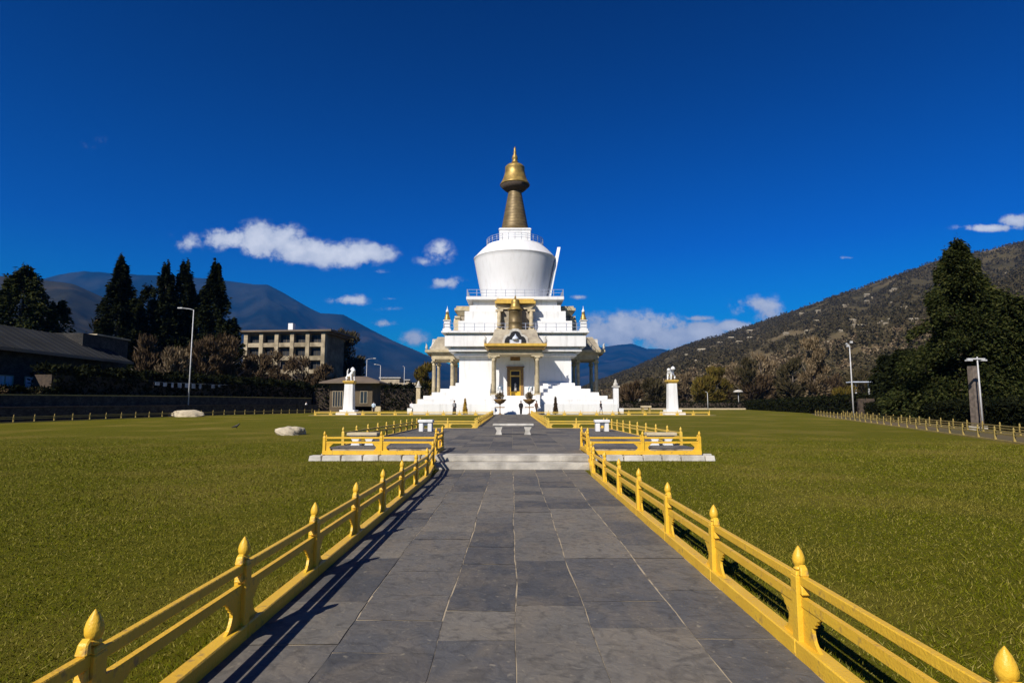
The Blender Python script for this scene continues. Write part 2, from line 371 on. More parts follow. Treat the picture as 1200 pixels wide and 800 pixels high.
cz = lambda y: TZ+(y-T1)*(.56-TZ)/(72-T1)
mb = MB(); slabs(mb, -2.1, 2.1, T1+.01, 72, cz); slabs(mb, -4.5, 4.5, 72, 79, lambda y: .562)
mb.build('walkway', M['slate'])['kind'] = 'structure'
# compound floor
cf = MB(); cf.box(-24.2, 24.2, 71.4, 118, .30, .552); cf.build('compound_floor', M['paving'])['kind'] = 'structure'
# white kerb stones in front of the terrace
for sx in (-1, 1):
    t = empty('kerb', (sx*3.95, T0-.18, 0), 0, f"worn white kerb stones under the {'left' if sx<0 else 'right'} front railing of the terrace", 'kerb')
    x = 2.15
    while x < 6.0:
        x1 = min(x+random.uniform(.45,.75), 6.05); d = random.uniform(-.03,.03)
        q = MB(); q.box(min(sx*x,sx*x1)-sx*3.95+.008, max(sx*x,sx*x1)-sx*3.95-.008, -.2+d, .16, -.02, .15+d*.3, ins=.02); q.build('kerb_stone', M['stonewhite'], t, bevel=.012); x = x1
    q = MB(); q.box(-1.84, 2.1 if sx>0 else 1.84, .165, .30, -.02, .168); q.build('bedding_wall', M['stonewhite'], t)

# grass blades close to the camera
def grass():
    n = 620000
    Y = 1.2+ (rng.random(n)**1.9)*30
    half = Y*.95+2
    X = (rng.random(n)*2-1)*half
    k = np.abs(X) > 1.99
    X, Y = X[k], Y[k]; k = X < np.interp(Y, [0, 24], [13.7, 20.6]); X, Y = X[k], Y[k]; n = len(X)
    # keep clear of the terrace
    k = ~((Y > T0-.4) & (np.abs(X) < 6.1)); X, Y = X[k], Y[k]; n = len(X)
    e = rng.random(n) < .035; X = np.where(e, np.sign(X)*(1.945+.16*rng.random(n)**2), X); Y = np.where(e, 1.2+14*rng.random(n), Y)
    Z = np.where(Y < 18, 0, .01*(Y-18))-.012
    patch = .5+.5*np.sin(X*1.3+2*np.sin(Y*.7))*np.sin(Y*1.1+1.5*np.sin(X*.9))
    h = (.008+.022*rng.random(n)**2*(.5+patch))*(1+np.minimum(Y,18)*.04)*np.clip((33-Y)/12,.15,1)*np.where(e, 2.6, 1); wd = .0024*(1+Y*.14)
    an = rng.random(n)*2*math.pi; ca, sa = np.cos(an), np.sin(an)
    lx, ly = rng.normal(size=n)*h*.8, rng.normal(size=n)*h*.8
    V = np.stack([np.stack([X-ca*wd, Y-sa*wd, Z],1), np.stack([X+ca*wd, Y+sa*wd, Z],1), np.stack([X+lx, Y+ly, Z+h],1)],1).reshape(-1,3)
    o = npmesh('grass', V, np.arange(3*n).reshape(n,3), M['grass']); tag(o, 'short mown green grass on both sides of the path', 'grass', kind='stuff')
grass()

# ------------------------------------------------------------------ yellow railings
def frame(A, B):
    A, B = Vector(A), Vector(B); d = B-A; Lh = math.hypot(d.x, d.y); u = Vector((d.x/Lh, d.y/Lh, 0)); n = Vector((u.y, -u.x, 0))
    return lambda s, z, t: A+u*s+n*t+Vector((0,0,z+d.z*s/Lh)), Lh
def post_mesh(hs=1, bev=.008, w=.043):
    m = MB(); m.box(-w, w, -w, w, 0, .505)
    m.box(-w, w, -w, w, .505, .535, ins=.012)
    return m
def finial_mb():
    return MB().lathe([(.020,.535),(.034,.541),(.036,.550),(.024,.556),(.030,.566),(.0395,.585),(.041,.605),(.035,.632),(.022,.660),(.008,.681),(.001,.690)], n=10, smooth=True)
FIN = finial_mb(); 
def railing(name, pts, label, m, group='yellow railings', detail=2, base_w=.105, cat='railing', base=.1, carved=True):
    t = empty(name, pts[0], 0, label, cat, group); off = -Vector(pts[0])
    xf = Matrix.Translation(off)
    proto = None; fproto = None
    for i, p in enumerate(pts):
        j = min(i, len(pts)-2); d = Vector(pts[j+1])-Vector(pts[j]); ang = math.atan2(d.y, d.x)
        if proto is None:
            pm = post_mesh()
            if detail >= 2:                             # tenon blocks in front of the post
                for z in (.512, .395): pm.add([(-.085,-.028,z),(-.043,-.028,z),(-.043,.028,z),(-.085,.028,z),(-.072,-.022,z+.05),(-.043,-.022,z+.07),(-.043,.022,z+.07),(-.072,.022,z+.05)],[(3,2,1,0),(4,5,6,7),(0,1,5,4),(1,2,6,5),(2,3,7,6),(3,0,4,7)])
            else: pm.add(FIN.v, FIN.f, True)
            o = pm.build('post', m, t, bevel=.006 if detail >= 2 else 0); proto = o
        else: o = proto.copy(); link(o, t)
        o.location = Vector(p)+off; o.rotation_euler = (0,0,ang)
        if detail >= 2:
            if fproto is None: f = FIN.build('finial', m, o); fproto = f
            else: f = fproto.copy(); link(f, o)
    for A, B in zip(pts[:-1], pts[1:]):
        fn, Lh = frame(A, B); a, b = .04, Lh-.04
        q = MB(); q.prism([(a,.452),(b,.452),(b,.512),(a,.512)], fn, -.022, .022); q.build('top_rail', m, t, bevel=.005 if detail>=2 else 0, xf=xf)
        q = MB(); q.prism([(a,.318),(b,.318),(b,.378),(a,.378)], fn, -.018, .018)
        if carved:
            br = [(0,base),(.20,base),(.165,.118),(.135,.15),(.118,.19),(.120,.225),(.145,.232),(.150,.25),(.175,.262),(.185,.285),(.215,.295),(.23,.3175),(0,.3175)]
            q.prism([(a+x, z) for x, z in br], fn, -.011, .011)
            q.prism([(b-x, z) for x, z in br], fn, -.011, .011)
        q.build('carved_panel' if carved else 'middle_rail', m, t, xf=xf)
        q = MB(); q.prism([(-.05 if A is pts[0] else 0.0015,0-.02),(Lh+(.05 if B is pts[-1] else -.0015),-.02),(Lh+(.05 if B is pts[-1] else -.0015),base),(-.05 if A is pts[0] else .0015,base)], fn, -base_w/2, base_w/2)
        q.build('base_rail', m, t, bevel=.008 if detail >= 2 else 0, xf=xf)
    return t
# long ones beside the path, climbing to the terrace at the end
def pathline(x, y0, sp):
    ys = [y0+sp*i for i in range(40) if y0+sp*i < 15.3]
    return [(x, y, 0) for y in ys]
FX = 1.885
lp = pathline(-FX, 2.82-1.52, 1.52); rp = pathline(FX, 2.40-1.66, 1.66)
lp = lp[:-1] if 15.4-lp[-1][1] < .6 else lp; rp = rp[:-1] if 15.4-rp[-1][1] < .6 else rp
lp += [(-2.02, 15.45, .04), (-2.12, 16.9, TZ), (-2.12, T0-.02, TZ)]; rp += [(2.02, 15.45, .04), (2.12, 16.9, TZ), (2.12, T0-.02, TZ)]
railing('railing', lp, 'long low yellow railing along the left edge of the slate path', M['yellow'])
railing('railing', rp, 'long low yellow railing along the right edge of the slate path', M['yellow'])
for s, nm in ((-1,'left'),(1,'right')):
    xs = np.linspace(2.24, 5.68, 3)
    railing('railing', [(s*x, T0-.08, TZ-.15) for x in xs], f'two-bay yellow railing above white kerb stones, front {nm} of the terrace', M['yellow'])
    ys = np.linspace(T0+1.85, T1-.3, 10)
    railing('railing', [(s*5.66, y, TZ-.09) for y in ys], f'yellow railing receding along the outer {nm} side of the raised terrace', M['yellow_far'], detail=1)
    railing('railing', [(s*x, T1-.1, TZ-.09) for x in np.linspace(2.2, 5.5, 3)], f'short yellow cross railing at the back {nm} corner of the terrace', M['yellow_far'], detail=1)
    ys = np.linspace(T1+1.6, 70.2, 18)
    railing('railing', [(s*2.2, y, cz(y)-.09) for y in ys], f'yellow railing on the {nm} side of the walkway to the stupa', M['yellow_far'], detail=1)
    xs = np.linspace(2.4, 23.4, 12)
    railing('railing', [(s*x, 71.3, .47) for x in xs], f'yellow railing in front of the stupa compound, {nm} of the walkway', M['yellow_far'], detail=1)
# right lawn: two rows, left lawn: one row
def rowline(off, y0, y1, sp):
    a = Vector((20.6, 24, 0)); b = Vector((35.3, 70, 0)); d = (b-a).normalized(); nn = Vector((d.y, -d.x, 0)); pts = []; k = 0
    y = y0
    while y < y1:
        p = a+d*((y-24)/d.y)+nn*off; pts.append((p.x, p.y, gz(p.y)-.05)); y += sp*d.y
    return pts
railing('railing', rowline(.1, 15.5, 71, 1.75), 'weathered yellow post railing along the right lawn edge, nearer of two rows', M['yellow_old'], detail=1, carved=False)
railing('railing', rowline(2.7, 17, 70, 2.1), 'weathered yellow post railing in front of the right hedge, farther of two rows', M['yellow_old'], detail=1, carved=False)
lpts = [(XL(y)-.4, y, gz(y)-.05) for y in np.arange(38, 94, 1.75)]
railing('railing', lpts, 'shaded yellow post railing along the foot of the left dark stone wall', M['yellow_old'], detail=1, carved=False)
sheet('side_walk', [(y, XR(y)+.2, XR(y)+2.6, gz(y)) for y in (10, 24, 47, 70)], M['ground'], dz=.002)

# ------------------------------------------------------------------ the stupa
YC = 96.0; X0 = .48
def tier(p, y):
    a, dy, dz = raydir(600+p, y); k = p/FPX/dy; wv = k*YC/(1+k); return wv, EYE+dz/dy*(YC-wv)
def zat(y, Y): return at(600, y, Y).z
chorten = empty('stupa', (X0, YC, .55), 0, 'tall white stupa with flaring dome and bronze spire at the end of the path', 'stupa')
def sb(mb, name, m, parent=None, bevel=0, z=-.55):
    return mb.build(name, m, parent or chorten, bevel=bevel, xf=Matrix.Translation((0,0,z)))
RC = 3.55
q = MB(); zp = .3
tl = [(120,473),(115,467.5),(108,463.5)]
for p, y in tl:
    wv, z = tier(p, y); q.box(-wv, wv, -wv, wv, zp, z); zp = z
FLOOR = zp
q2 = sb(q, 'plinth', M['white'], bevel=.04)
zp0 = zp
for sx in (-1,1):
    for sy in (-1,1):
        zp = zp0; q = MB()
        for p, y in [(98,459.5),(88,455.3),(77,452),(70,448.5)]:
            wv, z = tier(p, y); q.box(min(sx*RC,sx*wv), max(sx*RC,sx*wv), min(sy*RC,sy*wv), max(sy*RC,sy*wv), zp+.001, z); zp = z
        sb(q, 'corner_steps', M['white'], bevel=.04)
WW, WT = tier(65.5, 417.5)
q = MB(); q.box(-WW, WW, -WW, WW, FLOOR+.003, WT); sb(q, 'main_wall', M['white'])
w1, z1 = tier(72, 412); w2, z2 = tier(78, 407); w3, z3 = tier(82.7, 393); w4, z4 = tier(81, 391.6); w5, z5 = tier(86.7, 387.6)
q = MB(); q.box(-w1,w1,-w1,w1, WT, z1-.25).box(-w1+.35,w1-.35,-w1+.35,w1-.35,z1-.25,z1).box(-w2,w2,-w2,w2,z1,z2-.15).box(-w2+.4,w2-.4,-w2+.4,w2-.4,z2-.15,z2+.1)
q.box(-w3,w3,-w3,w3,z2+.1,z3).box(-w3+.35,w3-.35,-w3+.35,w3-.35,z3,z4+.15).box(-w5,w5,-w5,w5,z4+.15,z5)
sb(q, 'cornice', M['white'], bevel=.03)
q = MB(); zp = z5; 
for p, y in [(66.7,375.8),(59.3,364.5),(53.5,357.6),(49,352.2)]:
    wv, z = tier(p, y); q.box(-wv,wv,-wv,wv,zp,z); zp = z
w6, z6 = tier(57.3, 347.4); q.box(-w6,w6,-w6,w6,zp,z6)
sb(q, 'upper_steps', M['white'], bevel=.035)
def square_rail(wv, z, h, nb, name):
    q = MB()
    for s in (-1,1):
        for hh in (h, h*.55, .12):
            q.box(-wv,wv,s*wv-.035,s*wv+.035,z+hh-.05,z+hh); q.box(s*wv-.036,s*wv+.036,-wv+.04,wv-.04,z+hh-.051,z+hh-.001)
        for k in range(nb+1):
            x = -wv+2*wv*k/nb
            q.box(x-.05,x+.05,s*wv-.05,s*wv+.05,z,z+h+.02)
            if 0 < k < nb: q.box(s*wv-.05,s*wv+.05,x-.05,x+.05,z,z+h+.02)
    return sb(q, name, M['railmetal'])
square_rail(w6-.12, z6, 1.1, 10, 'terrace_railing')
square_rail(w5-.3, z5, 1.15, 14, 'terrace_railing')
for sx in (-1,1):
    for sy in (-1,1):
        cxx, cyy = sx*(w5-.75), sy*(w5-.75)
        q = MB(); q.box(cxx-.6,cxx+.6,cyy-.6,cyy+.6,z5+.01,z5+.35).box(cxx-.42,cxx+.42,cyy-.42,cyy+.42,z5+.35,z5+1.5).box(cxx-.55,cxx+.55,cyy-.55,cyy+.55,z5+1.5,z5+1.62)
        pn = sb(q, 'corner_pinnacle', M['white'], bevel=.02)
        q = MB(); q.lathe([(.5,z5+1.62),(.46,z5+1.8),(.3,z5+2.3),(.2,z5+2.75),(.24,z5+2.8)], cxx, cyy, 14)
        sb(q, 'gilt_cone', M['gold'], pn)
        q = MB(); q.lathe([(.2,z5+2.8),(.22,z5+3.0),(.12,z5+3.2),(.05,z5+3.4),(.01,z5+3.75)], cxx, cyy, 12)
        sb(q, 'white_tip', M['white'], pn)
# dome
r_sh = 47.6*(YC+2)/FPX; z_sh = zat(305.5, YC); r_b = 37.5*(YC+1)/FPX; r_t = 33.6*(YC+2.3)/FPX; z_t = zat(290.5, YC)
prof = [(r_b, z6), (r_b+.02, z6+.1)]
for i in range(1, 15):
    t = i/14; prof.append((r_b+(r_sh-r_b)*(t**.92), z6+.1+(z_sh-z6-.1)*t))
prof += [(r_sh+.02, z_sh+.02), (r_sh+.06, z_sh+.05), (r_sh+.06, z_sh+.2), (r_sh-.02, z_sh+.23), (r_sh-.05, z_sh+.26)]
for i in range(1, 8):
    t = i/7; prof.append((r_sh-.05+(r_t-r_sh)*t, z_sh+.26+(z_t-z_sh-.26)*(1-(1-t)**1.25)))
prof += [(r_t, z_t+.12), (.4, z_t+.12)]
q = MB().lathe(prof, n=72); dome = sb(q, 'dome', M['dome'])
for p in dome.data.polygons: p.use_smooth = True
q = MB()
def ring(q, r, z, h, t, n=64):
    q.lathe([(r-t,z),(r+t,z),(r+t,z+h),(r-t,z+h)], n=n, smooth=False, cap=False); 
    k = len(q.v)-4*n; 
    for i in range(n): q.f.append([k+i, k+(i+1)%n, k+3*n+(i+1)%n, k+3*n+i]); q.sm.append(False)
for hh in (1.1,.75,.4): ring(q, r_t-.1, z_t+.12+hh, .05, .03)
for k in range(28):
    a = 2*math.pi*k/28; q.tube([(math.cos(a)*(r_t-.1),math.sin(a)*(r_t-.1),z_t+.1),(math.cos(a)*(r_t-.1),math.sin(a)*(r_t-.1),z_t+1.27)], .045, 5)
sb(q, 'dome_railing', M['railmetal'], dome)
# flange-shaped niche frame on the sunless side of the dome
q = MB(); sl = (r_sh-r_b)/(z_sh-z6)
pl = [(-2.0,0),(2.0,0),(2.15,3),(2.3,5.2),(2.1,6.6),(1.3,8.0),(.5,9.0),(0,9.6),(-.5,9.0),(-1.3,8.0),(-2.1,6.6),(-2.3,5.2),(-2.15,3)]
fnn = lambda a, b, t: (r_b-.15+b*sl*.94+.0015*b*b+t, a, z6+b)
q.prism(pl, fnn, 0, .5); sb(q, 'niche_frame', M['white'], dome)
# harmika, spire
wh, zh = tier(18.3, 267); wh = 18.2*(YC-2.5+3)/FPX
zh = zat(267, YC-wh)
q = MB(); q.box(-wh,wh,-wh,wh,z_t+.122,zh).box(-wh-.1,wh+.1,-wh-.1,wh+.1,zh-.35,zh-.12); sb(q, 'harmika', M['white'], bevel=.03)
def rr(px, y): a, dy, dz = raydir(600, y); return px*YC/dy/FPX
zc0 = zh; zc1 = zat(224, YC)
za, zb_ = zat(266, YC), zc1; rb = rr(7.4,225); ra = rr(15.4,266)+(rr(15.4,266)-rb)*(za-zc0-.2)/(zb_-za)
prof = [(ra+.08, zc0), (ra+.08, zc0+.18)]
for i in range(13):
    t0 = i/13; t1 = (i+.82)/13; z0 = zc0+.2+(zc1-zc0-.2)*t0; zz = zc0+.2+(zc1-zc0-.2)*t1
    prof += [(ra+(rb-ra)*t0, z0), (ra+(rb-ra)*t1, zz), (ra+(rb-ra)*t1-.03, zz+.04)]
prof.append((rb-.02, zc1))
spire = sb(MB().lathe(prof, n=48), 'spire', M['bronze'])
def Zy(y): return zat(y, YC)
sb(MB().lathe([(rr(8.0,225),Zy(225.5)),(rr(12.6,222),Zy(222.3)),(rr(17.0,217),Zy(217.9))], n=40), 'canopy_underside', M['bark'], spire)  # dark colour stands in for the shade under the metal canopy
sb(MB().lathe([(rr(17.2,217),Zy(217.8)),(rr(17.6,216),Zy(217.0)),(rr(17,216),Zy(216)),(rr(14.2,210),Zy(211)),(rr(12.2,205),Zy(205)),(rr(11.2,198),Zy(198.5)),(rr(11.6,197),Zy(197.6)),(rr(11.4,196),Zy(196.4)),(rr(9,193),Zy(194)),(rr(5,191),Zy(192)),(rr(3.6,190),Zy(191))], n=40), 'spire_canopy', M['gold'], spire)
sb(MB().lathe([(rr(3.2,190),Zy(191)),(rr(3.8,189),Zy(189.4)),(rr(2.1,188),Zy(188.2)),(rr(3.6,186),Zy(186.6)),(rr(3,183),Zy(183.5)),(rr(1.4,180.5),Zy(180.5)),(rr(1.9,179),Zy(179)),(rr(1.1,176.5),Zy(176.5)),(rr(1.5,175),Zy(175)),(.05,Zy(172))], n=20), 'spire_finial', M['gold'], spire)

# generic sculpted figures through the skin modifier
def skin_mesh(name, pts, edges, rad, root=0, sub=2):
    me = bpy.data.meshes.new(name); me.from_pydata([tuple(p) for p in pts], edges, [])
    o = bpy.data.objects.new('tmp', me); COL.objects.link(o)
    md = o.modifiers.new('s', 'SKIN'); md.use_smooth_shade = True
    for i, v in enumerate(me.skin_vertices[0].data):
        r_ = rad[i]; v.radius = (r_, r_) if not isinstance(r_, tuple) else r_; v.use_root = (i == root)
    if sub: ss = o.modifiers.new('b', 'SUBSURF'); ss.levels = sub; ss.render_levels = sub
    dg = bpy.context.evaluated_depsgraph_get(); dg.update()
    res = bpy.data.meshes.new_from_object(o.evaluated_get(dg)); res.name = name
    bpy.data.objects.remove(o); return res
def lion_mesh():
    P = [(0,0,.62),(0,-.35,.72),(0,-.62,.95),(0,-.78,1.18),(0,-.98,1.12),(0,.42,.55),
         (.2,-.52,.62),(.2,-.60,.3),(.2,-.62,.06),(.2,-.76,.05), (-.2,-.52,.62),(-.2,-.60,.3),(-.2,-.62,.06),(-.2,-.76,.05),
         (.24,.42,.4),(.28,.2,.22),(.26,.45,.06),(.26,.25,.05), (-.24,.42,.4),(-.28,.2,.22),(-.26,.45,.06),(-.26,.25,.05), (0,.66,.75),(0,.62,1.15),(0,.42,1.4)]
    E = [(0,1),(1,2),(2,3),(3,4),(0,5),(1,6),(6,7),(7,8),(8,9),(1,10),(10,11),(11,12),(12,13),(5,14),(14,15),(15,16),(16,17),(5,18),(18,19),(19,20),(20,21),(5,22),(22,23),(23,24)]
    Rr = [.24,.28,.24,.23,.13,.24,.13,.09,.08,.07,.13,.09,.08,.07,.15,.12,.08,.07,.15,.12,.08,.07,.07,.10,.05]
    return skin_mesh('lion_body', P, E, Rr)
LION = lion_mesh()
def manemb():
    q = MB()
    for k in range(26):
        a = random.uniform(-2.4, 2.4); z = random.uniform(.72, 1.32); y = -.55-.35*(z-.7)
        q.tube([(math.sin(a)*.2,y+.05-math.cos(a)*.05,z),(math.sin(a)*.34,y+.2,z-.08),(math.sin(a)*.33,y+.27,z-.2)], [.09,.07,.02], 5)
    for s in (-1,1): q.tube([(s*.12,-.72,1.35),(s*.2,-.7,1.5)],[.06,.02],5)
    return q
MANE = manemb()
def lion(parent, loc, rz, sc, m, mane=True, name='lion_statue'):
    me = LION.copy(); me.materials.clear(); me.materials.append(m)
    o = link(bpy.data.objects.new(name, me), parent); o.location = loc; o.rotation_euler = (0,0,rz); o.scale = (sc,)*3
    if mane and parent is None: MANE.build('mane', M['teal'], o)
    return o
# porches on three sides
def porch(rz, front):
    fr = WW                                             # outward is local -Y
    T = Matrix.Rotation(rz, 4, 'Z') @ Matrix.Translation((0,0,-.55))
    def B(q, n, m, par=chorten, bev=0, plus=None): return q.build(n, m, par, bevel=bev, xf=T if plus is None else T@plus)
    yo = -(fr+4.4); ez = zat(406, YC+yo-1.3); et = zat(402, YC+yo-1.3)
    ew, ef = 4.35, yo-1.25; rt = zat(385.5, YC+yo)
    # roof: eave slab, then hipped body
    q = MB(); ys = -w3-.002
    vs = [(-3.85,ef+.55,et),(3.85,ef+.55,et),(3.95,ys,et),(-3.95,ys,et),(-2.95,yo+.5,rt),(2.95,yo+.5,rt),(2.95,ys,rt),(-2.95,ys,rt)]
    # curved hip: extra ring
    mid = [(-3.2,ef+1.15,et+(rt-et)*.5),(3.2,ef+1.15,et+(rt-et)*.5),(3.25,ys,et+(rt-et)*.5),(-3.25,ys,et+(rt-et)*.5)]
    q.add(vs+mid, [(3,2,1,0),(4,5,6,7),(0,1,9,8),(8,9,5,4),(1,2,10,9),(9,10,6,5),(3,0,8,11),(11,8,4,7),(2,3,11,10),(10,11,7,6)])
    roof = B(q, 'porch_roof', M['rooft'])
    q = MB(); q.box(-ew,ew,ef,-WW-.8,ez+.1,et-.002).box(-ew+.25,ew-.25,ef+.25,-WW-.8,ez-.12,ez+.1)
    B(q, 'eave', M['goldpaint'] if front else M['porch'], roof, .02)
    q = MB(); q.box(-3.75,3.75,yo-.32,-WW-.003,ez-.95,ez-.12).box(-3.6,3.6,yo-.45,yo-.32,ez-.5,ez-.14)
    B(q, 'beam', M['porch'], roof, .02)
    q = MB(); q.box(-3.9,3.9,ef+.35,yo-.46,ez-.28,ez-.121); B(q, 'frieze', M['darkwood'], roof)
    # arched opening with white cloud-shaped frame
    def arch(scale, cx=0, cz=et+.06):
        pts = []
        prof = [(1.55,0),(1.55,.35),(1.42,.75),(1.15,1.0),(.85,1.08),(.72,1.3),(.62,1.55),(.35,1.74),(0,1.8)]
        pts = [(cx+x*scale, cz+z*scale) for x, z in prof]; return pts+[(cx-x*scale, cz+z*scale) for x, z in prof[-2::-1]]
    q = MB(); q.prism(arch(1.16), lambda a,b,t: (a, t, b), ef+.62, yo+1.5); B(q, 'dormer_frame', M['stonewhite'], roof)
    q = MB(); q.prism(arch(.97, 0, et+.03), lambda a,b,t: (a, t, b), ef+.585, ef+.63); B(q, 'dormer_opening', M['black'], roof)
    q = MB(); q.box(-.8,.8,ef+.50,ef+.58,et,et+.55,ins=.0).lathe([(.5,et+.55),(.4,et+.85),(.15,et+1.1),(.03,et+1.35)],0,ef+.56,10); B(q, 'dormer_ornament', M['curtain'], roof)
    # columns
    for x in (-3.05,3.05):
        for y in ((yo,) if True else ()):
            pass
        for y in (yo, -(fr+1.55)):
            q = MB(); q.box(x-.42,x+.42,y-.42,y+.42,FLOOR,FLOOR+.35).lathe([(.31,FLOOR+.35),(.29,FLOOR+1.2),(.26,ez-1.9),(.30,ez-1.85),(.26,ez-1.8),(.36,ez-1.45)],x,y,12)
            q.box(x-.38,x+.38,y-.38,y+.38,ez-1.45,ez-1.25).box(x-.85,x+.85,y-.2,y+.2,ez-1.25,ez-.951)
            B(q, 'column', M['porch'], roof)
    # corner ornaments on the eave
    for x in (-ew+.2, ew-.2):
        q = MB(); q.tube([(x,ef+.25,et-.02),(x*1.02,ef+.2,et+.35),(x*.99,ef+.2,et+.75),(x*1.03,ef+.1,et+1.05)],[.16,.2,.12,.03],8); B(q, 'eave_ornament', M['stonewhite'], roof)
    # upper storey with victory banner
    ur = zat(362, YC-w3+.5)
    q = MB(); yb = -(w3-1.0)
    q.box(-2.6,2.6,yb,-7.0,rt,rt+.3).box(-2.3,2.3,yb+.5,-6.5,rt+.3,ur)
    up = B(q, 'upper_storey', M['rooft'], chorten, .03)
    for x in (-2.35,2.35):
        q = MB(); q.box(x-.3,x+.3,yb-.1,yb+.5,rt+.3,ur-.3).box(x-.42,x+.42,yb-.22,yb+.62,rt+.3,rt+.6).box(x-.55,x+.55,yb-.3,yb+.5,ur-.3,ur).lathe([(.24,rt+.7),(.38,rt+1.1),(.22,rt+1.5),(.34,rt+2.0),(.2,ur-.35)],x,yb-.25,10)
        B(q, 'carved_pier', M['beige'], up)
    q = MB(); ca = zat(356, YC-9.2); cb = zat(350, YC-9.2)
    for s in (-1,1): q.add([(s*2.3,-9.0,ca-.75),(s*1.2,-9.0,ca-.75),(0,-8.9,ca-.2),(s*2.9,-9.3,ca-.001),(s*2.3,-6.9,ca-.75),(s*1.2,-6.9,ca-.75),(0,-6.9,ca-.2),(s*2.9,-6.9,ca-.001)],[(0,1,2,3),(4,5,6,7),(0,1,5,4),(1,2,6,5),(2,3,7,6),(3,0,4,7)])
    B(q, 'canopy_bracket', M['porch'], up)
    q = MB(); q.box(-3.0,3.0,-9.55,-6.8,ca,ca+(cb-ca)*.55).box(-2.75,2.75,-9.3,-6.8,ca+(cb-ca)*.55,cb,ins=.0)
    B(q, 'canopy', M['goldpaint'] if front else M['porch'], up, .03)
    if not front: return
    q = MB(); by = yb-.95
    q.lathe([(1.12,rt-.1),(1.1,rt+.3),(1.02,rt+.36),(.98,rt+1.2),(1.02,rt+1.24),(.97,rt+1.3),(.92,ur-.5),(.98,ur-.46),(.9,ur-.4),(.86,ur-.2)],0,by,24)
    vb = B(q, 'victory_banner', M['bronze'], up)
    q = MB(); q.lathe([(1.12,ur-.28),(1.14,ur-.2),(.84,ur+.02),(.68,ur+.3),(.60,ur+.8),(.62,ur+1.1),(.5,ur+1.3),(.2,ur+1.4),(.12,ur+1.5),(.16,ur+1.6),(.04,ur+1.95)],0,by,24); B(q, 'banner_crown', M['gold'], vb)
    q = MB(); q.box(-1.3,1.3,by-1.0,by+1.2,rt-.45,rt-.1); B(q, 'banner_base', M['porch'], up)
porch(0, True); porch(-math.pi/2, False); porch(math.pi/2, False)
# door
q = MB(); dz0 = FLOOR+.01; Yw = -WW
hw = 1.2; dt = zat(430.5, YC-WW)
q.box(-hw,-hw+.42,Yw-.22,Yw-.002,dz0,dt).box(hw-.42,hw,Yw-.22,Yw-.002,dz0,dt).box(-hw+.42,hw-.42,Yw-.22,Yw-.002,dt-.4,dt).box(-hw-.12,hw+.12,Yw-.3,Yw-.002,dt,dt+.14)
door = sb(q, 'door', M['darkwood'], bevel=.02)
q = MB(); q.box(-hw+.42,hw-.42,Yw-.12,Yw-.003,dz0,dz0+.7); sb(q, 'threshold_panel', M['yellow'], door)
q = MB(); q.box(-hw+.42,-hw+.58,Yw-.17,Yw-.12,dz0+.7,dt-.4).box(hw-.58,hw-.42,Yw-.17,Yw-.12,dz0+.7,dt-.4).box(-hw+.58,hw-.58,Yw-.17,Yw-.12,dt-1.35,dt-1.15).box(-hw+.58,hw-.58,Yw-.17,Yw-.12,dt-.55,dt-.4); sb(q, 'inner_frame', M['goldpaint'], door)
q = MB(); q.box(-hw+.42,hw-.42,Yw-.09,Yw-.004,dz0+.7,dt-.4); sb(q, 'doorway', M['black'], door)
q = MB(); q.lathe([(.22,dz0+.75),(.2,dz0+1.0),(.13,dz0+1.5),(.16,dz0+1.7),(.05,dz0+1.95)],0,Yw-.2,12); sb(q, 'offering_lamp', M['stonewhite'], door)
q = MB(); q.box(-.72,.72,Yw-.12,Yw-.002,zat(422.5,YC-WW),zat(417.3,YC-WW)); sb(q, 'plaque', M['darkwood'], chorten)
# front steps
q = MB(); n = 14; f3, _ = tier(108,463.5); y1 = -f3; z0 = .55; rise = (FLOOR-.002-z0)/n
for i in range(n): q.box(-2.75,2.75,y1-(n-i)*.31,y1+.2,z0+rise*i+.001,z0+rise*(i+1))
for s in (-1,1): q.box(min(s*2.76,s*3.3),max(s*2.76,s*3.3),y1-4.2,y1+.1,z0,z0+1.0).box(min(s*2.76,s*3.3),max(s*2.76,s*3.3),y1-2.2,y1+.1,z0+1.0,FLOOR+.1)
sb(q, 'front_steps', M['white'])
# side flights glimpsed left and right of the base
for s in (-1,1):
    for (dx, dyy, wz) in ((14.2,-9,1.4),(14.9,-9,.8)):
        q = MB(); q.box(min(s*(dx-1),s*(dx+.4)),max(s*(dx-1),s*(dx+.4)),dyy-2,dyy+2,.3,.55+wz); sb(q, 'side_block', M['white'])

# lions by the columns of the front porch
for s in (-1,1):
    l = lion(None, (X0+s*2.05, YC-f3+.55, FLOOR+.02), s*.15, .95, M['white'])
    tag(l, f"white snow lion statue with blue-grey mane, {'left' if s<0 else 'right'} of the doorway", 'statue', 'snow lions beside the door')
# incense bowls on stands with plants
for s, px_ in ((-1,586.5),(1,619.5)):
    yb = 79.6; xx = at(px_, 470, yb).x
    t = empty('incense_burner', (xx, yb-3, .562), 0, f"bronze incense bowl on a thin stand, {'left' if s<0 else 'right'} of the stupa steps", 'incense burner', 'incense bowls before the steps')
    q = MB(); q.lathe([(.35,0),(.1,.12),(.06,.3),(.06,1.2),(.12,1.3)],n=12).box(-.6,.6,-.06,.06,.85,.98); q.build('stand', M['darkwood'], t)
    q = MB(); q.lathe([(.12,1.3),(.5,1.5),(.8,1.85),(.82,1.95),(.74,1.95),(.5,1.7),(.1,1.6)],n=20); q.build('bowl', M['darkwood'], t)
    p = leaves(ellip(500,(0,0,2.35),(.5,.5,.5)), .22, M['tan'], 'dry_sprigs', t)
